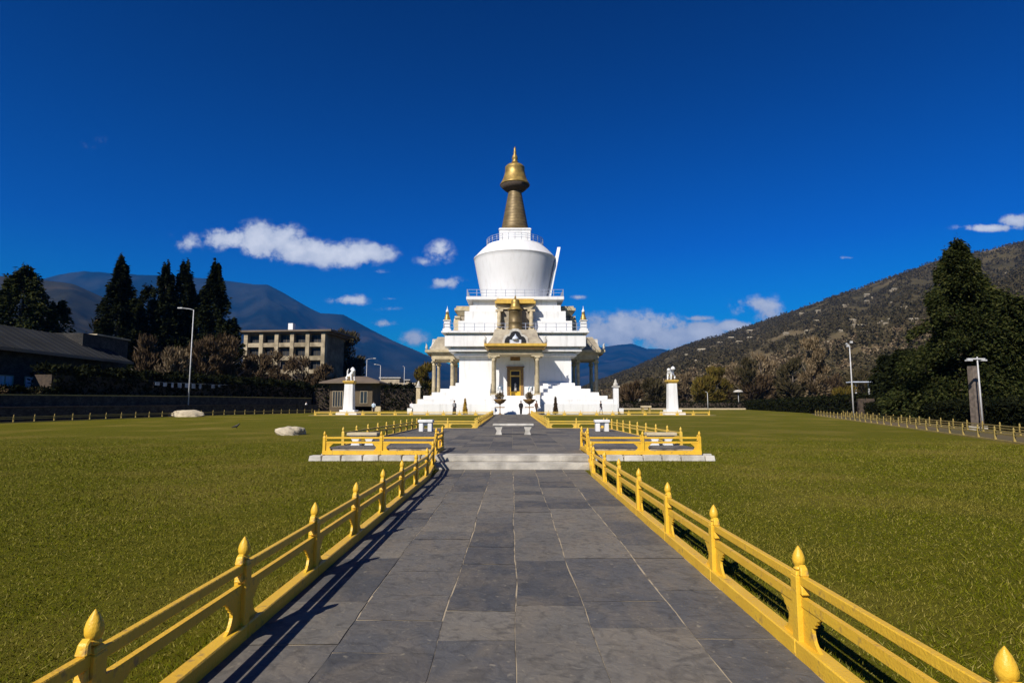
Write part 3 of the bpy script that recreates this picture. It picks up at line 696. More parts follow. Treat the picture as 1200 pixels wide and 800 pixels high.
# small conical shrubs in front of the base
def cone_shrub(x, y, base, H, Rr, m, label):
    p = at(x, y, base); t = empty('conical_shrub', (p.x, base, .56), 0, label, 'shrub')
    n = 1800; h = rng.random(n)**1.1; a = rng.random(n)*6.283; r = Rr*(1-h)**.8*(.6+.4*rng.random(n))
    leaves(np.stack([r*np.cos(a), r*np.sin(a), .15+h*(H-.15)],1), .14, m, 'foliage', t)
    MB().lathe([(.05,0),(.03,H*.8)],n=6).build('stem', M['bark'], t)
cone_shrub(545, 480, 76, 2.0, .34, M['gold_leaf'], 'slim golden pointed shrub left of the stupa steps')
cone_shrub(651, 480, 76, 2.25, .36, M['brown'], 'slim brown pointed shrub right of the stupa steps')

# ------------------------------------------------------------------ people
def person(loc, rz, H, top, legs, label, seated=False, stride=.12, group='visitors in the grounds', skirt=False):
    k = H/1.72; t = empty('person', loc, rz, label, 'person', group)
    P = [(0,0,.92),(0,0,1.12),(0,-.01,1.38),(0,0,1.48),(0,-.01,1.56),(0,-.02,1.64),
         (.10,0,.88),(.11,-stride,.48),(.12,-stride*1.1,.09),(.12,-stride-.16,.04),(-.10,0,.88),(-.11,stride*.6,.48),(-.12,stride*1.3,.10),(-.12,stride*1.3-.15,.04),
         (.19,0,1.40),(.24,.04,1.12),(.22,-.08,.90),(.21,-.12,.80),(-.19,0,1.40),(-.24,-.02,1.12),(-.22,-.14,.92),(-.21,-.18,.83)]
    E = [(0,1),(1,2),(2,3),(3,4),(4,5),(0,6),(6,7),(7,8),(8,9),(0,10),(10,11),(11,12),(12,13),(2,14),(14,15),(15,16),(16,17),(2,18),(18,19),(19,20),(20,21)]
    Rr = [.15,.135,.15,.055,.085,.095,.09,.06,.042,.038,.09,.06,.042,.038,.062,.045,.034,.03,.062,.045,.034,.03]
    me = skin_mesh('body', [(x*k,y*k,z*k) for x,y,z in P], E, [r*k for r in Rr], sub=1); me.materials.append(M['skin'])
    link(bpy.data.objects.new('body', me), t)
    tm = mat('cloth_top', top, .85); lm = mat('cloth_legs', legs, .85)
    q = MB(); q.lathe([(.17*k,.90*k),(.175*k,1.0*k),(.16*k,1.12*k),(.185*k,1.32*k),(.175*k,1.42*k),(.07*k,1.50*k)],n=14)
    for v in range(len(q.v)): x,y,z = q.v[v]; q.v[v] = (x*1.12, y*.82, z)
    for s in (1,-1):
        a = P[14 if s>0 else 18]; b = P[15 if s>0 else 19]; c = P[16 if s>0 else 20]
        q.tube([tuple(i*k for i in a),tuple(i*k for i in b),tuple(i*k for i in c)],[.078*k,.062*k,.05*k],8)
    q.build('jacket', tm, t)
    q = MB()
    if skirt: q.lathe([(.16*k,1.0*k),(.2*k,.8*k),(.22*k,.4*k),(.24*k,.1*k)],n=14)
    else:
        for i in (6,10): q.tube([(P[i][0]*k,P[i][1]*k,.93*k)]+[tuple(c*k for c in P[j]) for j in (i+1,i+2)],[.115*k,.082*k,.065*k],8)
    q.build('long_skirt' if skirt else 'trousers', lm, t)
    q = MB(); q.lathe([(.098*k,1.63*k),(.108*k,1.69*k),(.09*k,1.75*k),(.03*k,1.785*k)],n=12); q.build('hair', M['hair'], t)
    return t
def put(x, Y, rz, top, legs, label, H=1.7, **kw):
    p = at(x, 470, Y); return person((p.x, Y, .556 if abs(p.x) < 24 and Y > 71.4 else gz(Y)), rz, H, top, legs, label, **kw)
put(532.5, 75, .6, (.30,.30,.30), (.02,.02,.022), 'person in grey top and black skirt beside the golden pointed shrub', skirt=True, H=1.75)
put(610.5, 75.5, 2.8, (.012,.012,.014), (.012,.012,.014), 'person all in black at the foot of the stupa steps, nearest the middle')
put(628.5, 75, 2.2, (.10,.05,.03), (.05,.03,.02), 'person in dark brown at the right edge of the stupa steps')
put(704, 79, 1.0, (.03,.03,.035), (.35,.35,.38), 'person in dark top and pale trousers right of the stupa base')
put(438, 84, 3.0, (.45,.55,.65), (.02,.02,.03), 'person in pale blue top and dark trousers, right of the left white pillar')
put(359, 91, 1.6, (.75,.75,.75), (.02,.02,.02), 'person in white top at the far left corner of the lawn')
put(482.5, 86, .3, (.60,.62,.66), (.05,.04,.04), 'person in light grey top near the left end of the stupa base')
put(894, 146, .4, (.75,.76,.78), (.05,.05,.06), 'person in white shirt at the far end of the right lawn')
put(915, 125, 1.8, (.10,.14,.22), (.015,.015,.02), 'person in dark blue at the far end of the right lawn', stride=.25)
# crow on the lawn
g = ground(277, 502); t = empty('crow', g, 0, 'small black bird standing on the left lawn behind the pale flat rock', 'bird')
me = skin_mesh('body', [(0,0,.17),(.12,0,.24),(.17,0,.32),(.24,0,.31),(-.16,0,.12),(-.34,0,.08),(.02,.03,.09),(.03,.03,.01),(.02,-.03,.09),(.03,-.03,.01)], [(0,1),(1,2),(2,3),(0,4),(4,5),(0,6),(6,7),(0,8),(8,9)], [.075,.06,.045,.012,.055,.025,.014,.01,.014,.01]); me.materials.append(M['hair'])
link(bpy.data.objects.new('body', me), t).scale = (.95,)*3

# ------------------------------------------------------------------ white pillars
def pillar(x, ytop, ylow, Y, label, big=True):
    p = at(x, ylow, Y); zt = at(x, ytop, Y).z
    zb = .552
    t = empty('pillar', (p.x, Y, zb), 0, label, 'pillar', 'white pillars round the stupa'); h = zt-zb
    if big:
        q = MB(); q.box(-1.3,1.3,-1.3,1.3,0,.3).box(-.95,.95,-.95,.95,.3,.62); q.build('plinth', M['white'], t, bevel=.02)
        q = MB(); q.box(-.62,.62,-.62,.62,.62,h-2.05,ins=.10); q.build('shaft', M['white'], t, bevel=.03)
        q = MB(); q.box(-.56,.56,-.56,.56,h-2.05,h-1.85,ins=-.1).box(-.72,.72,-.72,.72,h-1.85,h-1.65); q.build('capital', M['goldpaint'], t, bevel=.02)
        s = lion(t, (0,.1,h-1.65), .75 if x < 600 else -.6, 1.12, M['white'], False, 'lion')
        s2 = MB(); s2.lathe([(.22,h-.35),(.32,h-.2),(.2,h),(.05,h+.12)],.25 if x<600 else .3,.3,10); s2.build('orb', M['white'], t)
    else:
        q = MB(); q.box(-.55,.55,-.55,.55,0,.3).box(-.36,.36,-.36,.36,.3,h-1.2); q.build('shaft', M['white'] if x > 600 else M['beige'], t, bevel=.02)
        q = MB(); q.box(-.5,.5,-.5,.5,h-1.2,h-1.0).lathe([(.4,h-1.0),(.34,h-.7),(.16,h-.35),(.2,h-.25),(.02,h)],n=12); q.build('cap', M['stonewhite'], t)
pillar(409, 431, 480, 76, 'tall white pillar carrying a white lion, left of the stupa')
pillar(788, 430, 480, 76, 'tall white pillar carrying a white lion, right of the stupa')
pillar(490, 446, 480, 108, 'small cream pillar with pointed cap just left of the stupa base', False)
pillar(722, 444, 480, 87, 'small white pillar with pointed cap just right of the stupa base', False)
# ------------------------------------------------------------------ benches
def bench(x, y, z, W, D, H, label, m=None, mt=None, rz=0):
    t = empty('bench', (x, y, z), rz, label, 'bench', 'stone benches'); m = m or M['stonewhite']
    MB().box(-W/2,W/2,-D/2,D/2,H-.1,H).build('seat', mt or m, t, bevel=.015)
    for s in (-1,1):
        q = MB(); q.prism([(s*(W/2-.42),0),(s*(W/2-.12),0),(s*(W/2-.18),H*.35),(s*(W/2-.06),H-.1),(s*(W/2-.46),H-.1),(s*(W/2-.38),H*.35)], lambda a,b,tt: (a,tt,b), -D/2+.06, D/2-.06)
        q.build('leg', m, t, bevel=.01)
    return t
bench(at(601.5,500,27).x, 27.6, TZ-.004, 1.86, .5, .5, 'cream stone bench in the middle of the terrace in front of the stupa')
for s in (-1,1):
    b = bench(s*5.0-.05*s, T0+1.75, TZ-.004, 1.0, .5, .42, f"beige-topped stone bench behind the {'left' if s<0 else 'right'} front railing of the terrace", M['white'], M['beige'])
    # white stone stools, chunky
    t = empty('stool', (s*4.55+.1, 31.2, TZ-.004), 0, f"chunky white stone seat on the {'left' if s<0 else 'right'} back part of the terrace", 'stone seat')
    MB().box(-.38,.38,-.3,.3,.46,.6).build('seat', M['white'], t, bevel=.02)
    for k in (-1,1): MB().box(min(k*.12,k*.33),max(k*.12,k*.33),-.24,.24,0,.46).build('leg', M['white'], t, bevel=.015)
    MB().box(-.12,.12,-.1,.1,.3,.458).build('apron', M['white'], t)

# ------------------------------------------------------------------ boulders
def boulder(x, y, W, D, H, label, seed):
    p = ground(x, y); bm = bmesh.new(); bmesh.ops.create_icosphere(bm, subdivisions=4, radius=1)
    r2 = np.random.default_rng(seed); A = r2.normal(size=(7,3)); 
    for v in bm.verts:
        d = np.array(v.co); s = 1
        for k in range(7):
            c = A[k]/np.linalg.norm(A[k]); dt = d@c
            if dt > .55: s *= 1-.5*(dt-.55)
        nn = .05*math.sin(d[0]*7+seed)*math.sin(d[1]*9)+.03*math.sin(d[2]*17+d[0]*13)
        v.co = Vector((d[0]*s*(1+nn)*W/2, d[1]*s*(1+nn)*D/2, max(-.05, (d[2]*s+nn)*H)))
    me = bpy.data.meshes.new('boulder'); bm.to_mesh(me); bm.free(); me.materials.append(M['rock'])
    o = link(bpy.data.objects.new('boulder', me)); o.location = p; tag(o, label, 'rock')
boulder(341, 509, 2.0, 1.4, .42, 'smooth pale flat rock on the left lawn, the nearer one', 3)
boulder(217, 488, 4.6, 2.2, .75, 'long pale rock at the left lawn edge by the railing posts', 5)

# ------------------------------------------------------------------ vegetation
def conifer(x, Y, ytop, halfpx, label, n=14000, m='conif2', size=.5, zb=0, lowf=.06, shape=.85, group='dark conifers', nb=150):
    p = at(x, 470, Y); H = at(x, ytop, Y).z-zb; Rr = halfpx*Y/FPX
    t = empty('conifer', (p.x, Y, zb), 0, label, 'conifer', group)
    MB().tube([(0,0,-.2),(.05,0,H*.5),(0,0,H*.97)],[H*.022,H*.013,.03],8).build('trunk', M['bark'], t)
    pts = []; D = []
    per = n//nb
    for k in range(nb):
        f = lowf+(1-lowf)*(k+random.random())/nb; L_ = Rr*((1-f)**shape)*random.choice([.55,.72,.88,1.0,1.12])+.25
        a = random.random()*6.283; z0 = H*f; c, s_ = math.cos(a), math.sin(a)
        s = .15+.85*rng.random(per)**.7; lat = rng.normal(size=per)*.17*L_*(1.15-s*.6); dz = L_*(.10*np.sin(s*3)-.22*s*s)+rng.normal(size=per)*.035*H*.6
        pts.append(np.stack([c*s*L_-s_*lat, s_*s*L_+c*lat, z0+dz],1)); D.append(np.tile([c*.8, s_*.8, -.25],(per,1)))
    tp = np.stack([rng.normal(size=160)*.12*size, rng.normal(size=160)*.12*size, H*(.93+.07*rng.random(160))],1); pts.append(tp); D.append(np.tile([0,0,1.],(160,1)))
    leaves(np.concatenate(pts), size, M[m], 'crown', t, np.concatenate(D))
    return t
def branches(H, Rr, nb, q, trunk=.25, up=.9, rad=.025):
    tips = []
    q.tube([(0,0,-.2),(0,0,H*trunk),(H*.01,0,H*.8)],[H*rad,H*rad*.75,H*rad*.15],7)
    for k in range(nb):
        f = trunk+(.85-trunk)*random.random(); a = random.random()*6.283; L_ = Rr*random.uniform(.6,1)*(1.15-f*.6)
        c, s_ = math.cos(a), math.sin(a); z = H*f
        m = (c*L_*.5, s_*L_*.5, z+L_*up*.45); e = (c*L_, s_*L_, min(H,z+L_*up)); q.tube([(0,0,z),m,e],[H*rad*.35,H*rad*.2,.015],4); tips.append((m,e))
    return tips
def broad(x, Y, ytop, halfpx, label, m='brown', n=7000, size=.4, name='bare_tree', cat='tree', group=None, zb=None, trunk=.2, clumps=26, el=1.8, bark='greybark', vert=.8):
    zb = gz(Y) if zb is None else zb
    p = at(x, 470, Y); H = at(x, ytop, Y).z-zb; Rr = halfpx*Y/FPX
    t = empty(name, (p.x, Y, zb), 0, label, cat, group)
    q = MB(); branches(H, Rr, 16, q, trunk, vert); q.build('trunk', M[bark], t)
    pts = []
    for k in range(clumps):
        f = random.uniform(trunk+.02, .93); a = random.random()*6.283; rr_ = Rr*math.sqrt(max(.05,1-((f-.55)/.5)**2))*random.uniform(.2,.85)
        r = Rr*random.uniform(.22,.42); pts.append(ellip(n//clumps, (rr_*math.cos(a), rr_*math.sin(a), H*f), (r,r,min(r*1.1,H*(1-f)+.3)), .45))
    P = np.concatenate(pts); D = P-np.array([0,0,H*.2]); D /= np.linalg.norm(D,axis=1)[:,None]
    leaves(P, size, M[m], 'crown', t, D, el)
    return t
# right side: one large conifer, companions
conifer(1136, 50, 289, 92, 'huge dark spreading conifer behind the grey pillar at the right edge', 120000, 'conif', .24, zb=gz(50), lowf=.02, shape=.72, nb=150)
conifer(1196, 47, 352, 62, 'dark conifer cut by the right frame edge beside the huge one', 36000, 'conif', .30, zb=gz(47), lowf=.02, shape=.5, nb=240)
conifer(1062, 62, 412, 34, 'low dark conifer at the left foot of the huge right conifer', 22000, 'conif2', .3, zb=gz(60), lowf=.03, shape=.45, nb=200)
conifer(1040, 75, 418, 26, 'small dark conifer just right of the tall pale lamp post', 9000, 'conif2', .35, zb=gz(75), lowf=.03, shape=.6)
# left side
conifer(16, 88, 317, 68, 'broad dark conifer at the far left edge above the long roof', 26000, 'conif', .45, zb=0, shape=.55, nb=260)
conifer(60, 92, 356, 36, 'lower dark bushy conifer right of the far left one', 9000, 'conif', .45, zb=0, shape=.5)
conifer(132, 95, 306, 46, 'tall pointed dark conifer above the right end of the long roof', 26000, 'conif2', .45, zb=0, shape=.85, nb=150)
conifer(186, 100, 313, 36, 'slim dark conifer, left one of a close pair by the lamp', 20000, 'conif2', .45, zb=0, shape=.8, nb=130)
conifer(208, 102, 311, 34, 'slim dark conifer, right one of a close pair by the lamp', 20000, 'conif2', .45, zb=0, shape=.8, nb=130)
conifer(245, 98, 312, 40, 'tall dark conifer right of the curved street lamp', 26000, 'conif2', .42, zb=0, shape=.75, nb=150)
conifer(166, 104, 338, 36, 'shorter dark conifer between the pointed one and the close pair', 9000, 'conif2', .45, zb=0, shape=.5)
for i, (x, Y, yt, hp, mm) in enumerate([(166,90,394,19,'brown'),(202,88,401,19,'tan'),(237,90,396,20,'brown'),(268,95,389,19,'brown'),(288,99,424,14,'brown'),(115,98,372,22,'autumn')]):
    broad(x, Y, yt, hp, ['bare brown tree below the pointed left conifer','pale twiggy bare tree just left of the street lamp pole','bare brown tree just right of the street lamp pole','leafless brown tree under the rightmost left conifer','leafless brown tree overlapping the left end of the hotel','yellowish bush-like tree over the long roof, left of the pointed conifer'][i], mm, group='bare trees left of the hotel', n=4200, size=.27, el=2.6)
broad(401, 190, 388, 27, 'round leafless dark tree at the right end of the hotel', 'wood1', 9000, .6)
broad(497, 150, 425, 15, 'small yellow-green tree just left of the stupa side porch', 'autumn', 5000, .5, 'leafy_tree')
for i, (x, Y, yt, hp) in enumerate([(326,140,410,19),(352,140,416,20),(376,135,428,16),(304,130,412,19)]):
    broad(x, Y, yt, hp, ['bare tree before the left half of the hotel','bare tree before the middle of the hotel','low bare tree before the right corner of the hotel','bare tree at the left corner of the hotel front'][i], 'brown', 2800, .4, group='bare trees before the hotel', clumps=16)
conifer(226, 104, 346, 34, 'shorter dark conifer filling the gap right of the close pair', 12000, 'conif2', .45, zb=0, shape=.6)
conifer(150, 100, 352, 34, 'shorter dark conifer just right of the tall pointed one', 12000, 'conif2', .45, zb=0, shape=.6)
conifer(268, 108, 376, 26, 'low dark conifer right of the tallest lamp-side conifer', 9000, 'conif2', .45, zb=0, shape=.6)
# foot of the right hill
ORD = 'first second third fourth fifth sixth seventh eighth ninth tenth eleventh twelfth thirteenth fourteenth fifteenth sixteenth seventeenth eighteenth nineteenth twentieth'.split()
labs = ['leftmost','second','third','fourth','fifth','sixth','seventh','eighth','ninth','tenth','eleventh','twelfth','thirteenth','fourteenth','fifteenth','sixteenth','seventeenth','eighteenth']
fs = [(742,450,13,'brown'),(765,446,16,'wood1'),(805,440,16,'tan'),(822,444,15,'autumn'),(838,432,17,'autumn'),(858,428,18,'tan'),(876,420,17,'wood1'),(893,414,18,'tan'),(910,424,17,'tan'),(930,418,18,'wood1'),(948,436,18,'brown'),(975,440,16,'brown'),(1010,436,18,'wood1'),(1030,432,18,'wood1'),(850,446,18,'autumn'),(886,440,19,'brown'),(918,444,18,'wood1'),(785,452,12,'wood1')]
kinds = {'brown':'brown leafless','tan':'pale tan twiggy','wood1':'dark bushy','autumn':'yellow-brown autumn'}
order = sorted(range(len(fs)), key=lambda i: fs[i][0])
for r_, i in enumerate(order):
    x, yt, hp, mm = fs[i]; Y = 190+25*(i % 3)
    broad(x, Y, yt, hp, f'{kinds[mm]} tree, {ORD[r_]} from the left along the foot of the right hill', mm, 4200, .75, group='trees at the foot of the right hill', clumps=22, trunk=.08)
t = broad(955, 120, 392, 17, 'tall pale brown leafless poplar left of the right lamp post', 'tan', 9000, .35, 'poplar', trunk=.12, vert=2.2, clumps=40)
broad(990, 80, 455, 15, 'rounded yellow-green bush behind the right lamp post', 'autumn', 4000, .22, 'bush', 'bush', trunk=.05)
# hedges
def hedge(pts, h, wd, label, n, m='hedge', size=.22, zfun=gz):
    A = Vector(pts[0]); t = empty('hedge', (A.x, A.y, zfun(A.y)), 0, label, 'hedge'); P = []; core = MB()
    tot = sum((Vector(b)-Vector(a)).length for a, b in zip(pts[:-1], pts[1:]))
    for a, b in zip(pts[:-1], pts[1:]):
        a, b = Vector(a), Vector(b); d = b-a; ln = d.length; k = int(n*ln/tot); s = rng.random(k); u = d/ln; nn = Vector((u.y,-u.x))
        face = rng.random(k); tt = (rng.random(k)*2-1)*wd/2; z = rng.random(k)*h
        top = face < .35; z = np.where(top, h, z); tt = np.where(top, tt, np.where(face < .8, -wd/2, wd/2)*1.0)
        hh = 1+.07*np.sin(s*ln*1.7)+.05*np.sin(s*ln*4.1+1)
        X = a.x+d.x*s+nn.x*tt+rng.normal(size=k)*.1; Yy = a.y+d.y*s+nn.y*tt+rng.normal(size=k)*.1
        P.append(np.stack([X-A.x, Yy-A.y, z*hh+rng.normal(size=k)*.09],1))
        fn, Lh = frame((a.x-A.x, a.y-A.y, 0), (b.x-A.x, b.y-A.y, 0)); core.prism([(0,0),(Lh-.002,0),(Lh-.002,h*.9),(0,h*.9)], fn, -wd*.42, wd*.42)
    leaves(np.concatenate(P), size, M[m], 'foliage', t); core.build('branches', M['bark'], t); return t
rl = rowline(5.2, 14, 72, 8)
hedge([(p[0],p[1]) for p in rl], 1.75, 1.3, 'long dark clipped hedge behind the railings at the right edge of the lawn', 42000)
hedge([(rl[-1][0]+.6, rl[-1][1]+2), (60,152), (22,158)], 2.2, 2, 'distant dark hedge along the far right end of the lawn', 16000, size=.4)
hedge([(XL(y)-4.6, y) for y in (55,66,80,98)], 4.6, 2.4, 'tall dark hedge on the bank left of the lawn, nearer stretch', 30000, size=.35)
hedge([(XL(y)-4.0, y) for y in (36,47,57)], 1.45, 1.6, 'low dark hedge above the stone wall below the long building', 14000, size=.3, zfun=lambda y: 1.6)
hedge([(-52,124),(-34,128),(-19,134)], 5.2, 2.4, 'dark hedge behind the small gatehouse', 14000, size=.45)
hedge([(-60,168),(-38,178),(-24,190)], 6.5, 3, 'far dark hedge in front of the elevated road wall', 12000, size=.6)
t = empty('cloth_line', (XL(72)-3.2, 66, 4.3), 0, 'strip of pale blue-white cloths strung along the left hedge near the street lamp', 'cloth line')
_x = lambda y: (XL(y)-3.1)-(XL(72)-3.2)
MB().tube([(_x(y), y-66, .02*math.sin(y)) for y in np.linspace(66, 77, 9)], .012, 4).build('rope', M['pole'], t)
for y in np.linspace(66.5, 76.5, 11):
    if random.random() < .15: continue
    w_, h_ = random.uniform(.2,.42), random.uniform(.25,.6); q = MB()
    q.box(_x(y)-.012, _x(y)+.012, y-66-w_, y-66+w_, -h_, -.02, insb=.0); q.build('cloth', M['duskcloth'], t)
for y in (66, 77): MB().tube([(_x(y), y-66, -4.2), (_x(y), y-66, .1)], .035, 6).build('post', M['bark'], t)
# stone bank walls on the left
def bankwall(offs, h, label, y0=34, y1=96):
    t = MB(); ys = np.arange(y0, y1, 3)
    for a, b in zip(ys[:-1], ys[1:]):
        fn, Lh = frame((XL(a)-offs, a, gz(a)), (XL(b)-offs, b, gz(b))); t.prism([(0,-.2),(Lh-.004,-.2),(Lh-.004,h),(0,h)], fn, -.3, .3)
    o = empty('stone_wall', (0,0,0), 0, label, 'wall'); t.build('masonry', M['wallstone'], o)
    c = MB()
    for a, b in zip(ys[:-1], ys[1:]):
        fn, Lh = frame((XL(a)-offs, a, gz(a)), (XL(b)-offs, b, gz(b))); c.prism([(0,h+.001),(Lh-.004,h+.001),(Lh-.004,h+.1),(0,h+.1)], fn, -.42, .36)
    c.build('coping', M['bark'] if h < 2 else M['yellow_old'], o)
    return o
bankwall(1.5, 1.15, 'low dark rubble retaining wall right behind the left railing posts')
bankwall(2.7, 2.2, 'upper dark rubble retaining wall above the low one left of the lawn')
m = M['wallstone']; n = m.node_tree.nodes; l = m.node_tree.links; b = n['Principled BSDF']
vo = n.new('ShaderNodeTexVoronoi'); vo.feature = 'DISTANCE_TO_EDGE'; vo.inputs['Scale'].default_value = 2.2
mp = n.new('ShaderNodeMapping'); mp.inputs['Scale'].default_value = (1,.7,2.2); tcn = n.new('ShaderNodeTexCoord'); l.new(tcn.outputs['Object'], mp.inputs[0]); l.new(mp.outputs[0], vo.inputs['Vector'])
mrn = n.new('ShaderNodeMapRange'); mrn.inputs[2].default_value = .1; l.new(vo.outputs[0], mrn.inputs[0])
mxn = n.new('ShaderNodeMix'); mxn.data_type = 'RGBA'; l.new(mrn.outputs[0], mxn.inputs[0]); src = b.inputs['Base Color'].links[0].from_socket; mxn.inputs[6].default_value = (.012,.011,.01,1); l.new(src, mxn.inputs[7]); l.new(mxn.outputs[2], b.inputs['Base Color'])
for i, y in enumerate([40,44.5,50,53,61,66,72,79,85]):
    t = empty('bush', (XL(y)-3.6, y, 2.2+gz(y)*.0), 0, f"small dry bush on top of the left stone wall, {'first second third fourth fifth sixth seventh eighth ninth'.split()[i]} from the left", 'bush', 'dry bushes along the left stone wall')
    leaves(ellip(700, (0,0,.5), (.9,.9,.55), .5), .22, M['wood1' if i % 2 else 'brown'], 'foliage', t)
    MB().tube([(0,0,-1.0),(0,0,.6)],.05,5).build('stem', M['bark'], t)

# ------------------------------------------------------------------ buildings
def windows(parent, xs, z0, z1, yf, wd, m=None, frame_m=None, axis='y'):
    for x in xs:
        q = MB(); f = .09
        def bx(a,b,c,d,y0,y1):
            if axis == 'y': q.box(a,b,y0,y1,c,d)
            else: q.box(y0,y1,a,b,c,d)
        s = 1 if axis == 'x' else -1
        lo, hi = (yf, yf+.08) if s > 0 else (yf-.08, yf)
        bx(x-wd/2,x-wd/2+f,z0,z1,lo,hi); bx(x+wd/2-f,x+wd/2,z0,z1,lo,hi); bx(x-wd/2+f,x+wd/2-f,z1-f,z1,lo,hi); bx(x-wd/2+f,x+wd/2-f,z0,z0+f,lo,hi); bx(x-f/2,x+f/2,z0+f,z1-f,lo,hi)
        fr = q.build('window', frame_m or M['bldtrim'], parent)
        q = MB(); lo, hi = (yf+.01, yf+.04) if s > 0 else (yf-.04, yf-.01); bx(x-wd/2+f*.5,x+wd/2-f*.5,z0+f*.5,z1-f*.5,lo,hi); q.build('pane', m or M['glass'], fr)
# long building at left
t = empty('long_building', (-47.2, 38, 1.2), 0, 'long shaded building with a grey metal roof at the far left', 'building')
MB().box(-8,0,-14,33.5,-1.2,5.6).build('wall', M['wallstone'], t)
q = MB(); E0, E1, E2 = -15, 34.2, 8.3
q.add([(1.3,E0,5.5),(1.3,E1,5.5),(-4,E1,E2),(-4,E0,E2),(-9.3,E0,5.5),(-9.3,E1,5.5),(1.3,E0,5.72),(1.3,E1,5.72),(-4,E1,E2+.22),(-4,E0,E2+.22),(-9.3,E0,5.72),(-9.3,E1,5.72)],
  [(0,1,2,3),(3,2,5,4),(6,9,8,7),(9,10,11,8),(0,6,7,1),(4,5,11,10),(0,3,9,6),(3,4,10,9),(1,7,8,2),(2,8,11,5)])
for y_ in np.arange(E0+.6, E1, 1.2): q.add([(1.3,y_,5.721),(1.3,y_+.08,5.721),(-4,y_+.08,E2+.221),(-4,y_,E2+.221),(1.3,y_,5.80),(1.3,y_+.08,5.80),(-4,y_+.08,E2+.30),(-4,y_,E2+.30)],[(3,2,1,0),(4,5,6,7),(0,1,5,4),(1,2,6,5),(2,3,7,6),(3,0,4,7)])
q.build('roof', M['slateroof'], t)
MB().box(-5.5,-1.6,29.5,37.5,3.3,8.7).build('gable_block', M['wallstone'], t)
MB().box(-3.0,-1.4,31.5,37.7,8.71,8.85).build('white_coping', M['bldtrim'], t)
MB().box(1.31,1.42,-15,34.2,5.45,5.75).build('gutter', M['bldroof'], t)
windows(t, [11.2,14.3,17.6,20.8,24], 2.0, 3.3, .001, 1.9, M['curtain'], M['bldtrim'], 'x')
t = empty('low_building', (-46, 79, .6), 0, 'low shaded building behind the left hedge, with pale windows', 'building')
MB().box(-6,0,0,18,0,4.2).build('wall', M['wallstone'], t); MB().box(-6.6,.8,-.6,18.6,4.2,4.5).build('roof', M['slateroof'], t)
windows(t, [2,5,8,11,14], 2.6, 3.6, .001, 1.7, M['curtain'], M['bldtrim'], 'x')
# hotel
HY = 170; a = at(289, 445, HY); b2 = at(383, 445, HY); W_ = b2.x-a.x; Zt = at(340, 392, HY).z
t = empty('hotel', (a.x, HY, .9), -.10, 'beige hotel with wide flat brown roof and balconies behind bare trees', 'building')
H_ = Zt-.9; MB().box(0,W_,0,14,0,H_).build('wall', M['hotel'], t)
q = MB(); q.box(-2.2,W_+2.6,-2.4,16,H_+.45,H_+.95).box(-1.4,W_+1.6,-1.4,15,H_,H_+.45); q.build('roof', M['bldroof'], t)
MB().box(W_*.5-.7,W_*.5+.7,2,3.6,H_+.95,H_+3.4).build('chimney', M['white'], t)
fh = H_/5.6
for k in range(5):
    z = H_-fh*(k+1)
    q = MB(); q.box(-.3,W_+.3,-1.3,-.002,z,z+.28).box(-.3,W_+.3,-1.32,-1.12,z+.28,z+1.15); q.build('balcony', M['hoteltrim'], t)
    windows(t, [W_*(i+.5)/5 for i in range(5)], z+1.3, z+fh-.35, -.001, W_/5*.74, M['black'], M['hotel'])  # black panes stand in for deep, shaded window recesses
q = MB()
for i in range(6): x = W_*i/5; q.box(x-.55,x+.55,-1.5,-.004,0,H_-.01)
q.build('pillars', M['hoteltrim'], t)
# gatehouse
GY = 112; a = at(386, 475, GY)
t = empty('gatehouse', (a.x, GY, .7), 0, 'small brown gatehouse with overhanging low roof behind the left white pillar', 'building')
w_ = at(436,475,GY).x-a.x; h_ = at(400,448,GY).z-.7
MB().box(0,w_,0,7,0,h_).build('wall', M['gatewall'], t)
q = MB(); q.add([(-1.6,-1.5,h_-.2),(w_+1.6,-1.5,h_-.2),(w_+1.6,8.5,h_-.2),(-1.6,8.5,h_-.2),(w_*.25,3.5,h_+1.3),(w_*.75,3.5,h_+1.3),(-1.6,-1.5,h_+.05),(w_+1.6,-1.5,h_+.05),(w_+1.6,8.5,h_+.05),(-1.6,8.5,h_+.05)],[(3,2,1,0),(0,1,7,6),(1,2,8,7),(2,3,9,8),(3,0,6,9),(6,7,5,4),(7,8,5),(8,9,4,5),(9,6,4)]); q.build('roof', M['bldroof'], t)
windows(t, [w_*.13, w_*.25], .8, h_-1.6, -.001, 1.0, M['glass'], M['bldtrim']); windows(t, [w_*.8], 1.4, h_-1.6, -.001, 1.4, M['glass'], M['bldtrim'])
# distant pale town buildings and viaduct left of the stupa
for i, (x, y, wp, hp, Y, lb) in enumerate([(457,447,11,8,420,'distant pale flat-roofed house, left of two above the road wall'),(470,448,9,5,430,'distant low pale house, right of two above the road wall'),(744,467,7,4,300,'tiny pale house low behind the right small pillar'),(866,473,8,3,330,'tiny pale house low behind the far right lawn edge')]):
    p = at(x, y, Y); ww = wp*Y/FPX; z1_ = at(x, y-hp/2, Y).z; t = empty('house', (p.x, Y, 1), 0, lb, 'house')
    MB().box(-ww,ww,0,9,0,z1_-1).build('wall', M['bldtrim'], t); MB().box(-ww-1,ww+1,-1,10,z1_-1,z1_-.4).build('roof', M['stonewhite'], t)
    windows(t, [-ww*.6,0,ww*.6], (z1_-1)*.55, (z1_-1)*.85, -.001, ww*.35)
p0, p1 = at(448,449,200), at(500,449,200)
q = MB(); q.box(p0.x,p1.x,200,203,p0.z-.5,p0.z+.2)
for x in np.linspace(p0.x+1, p1.x-1, 6): q.box(x-.5,x+.5,200.5,202.5,1,p0.z-.502)
tag(q.build('road_wall', M['bldtrim']), 'pale elevated road wall on piers left of the stupa in the distance', 'wall')
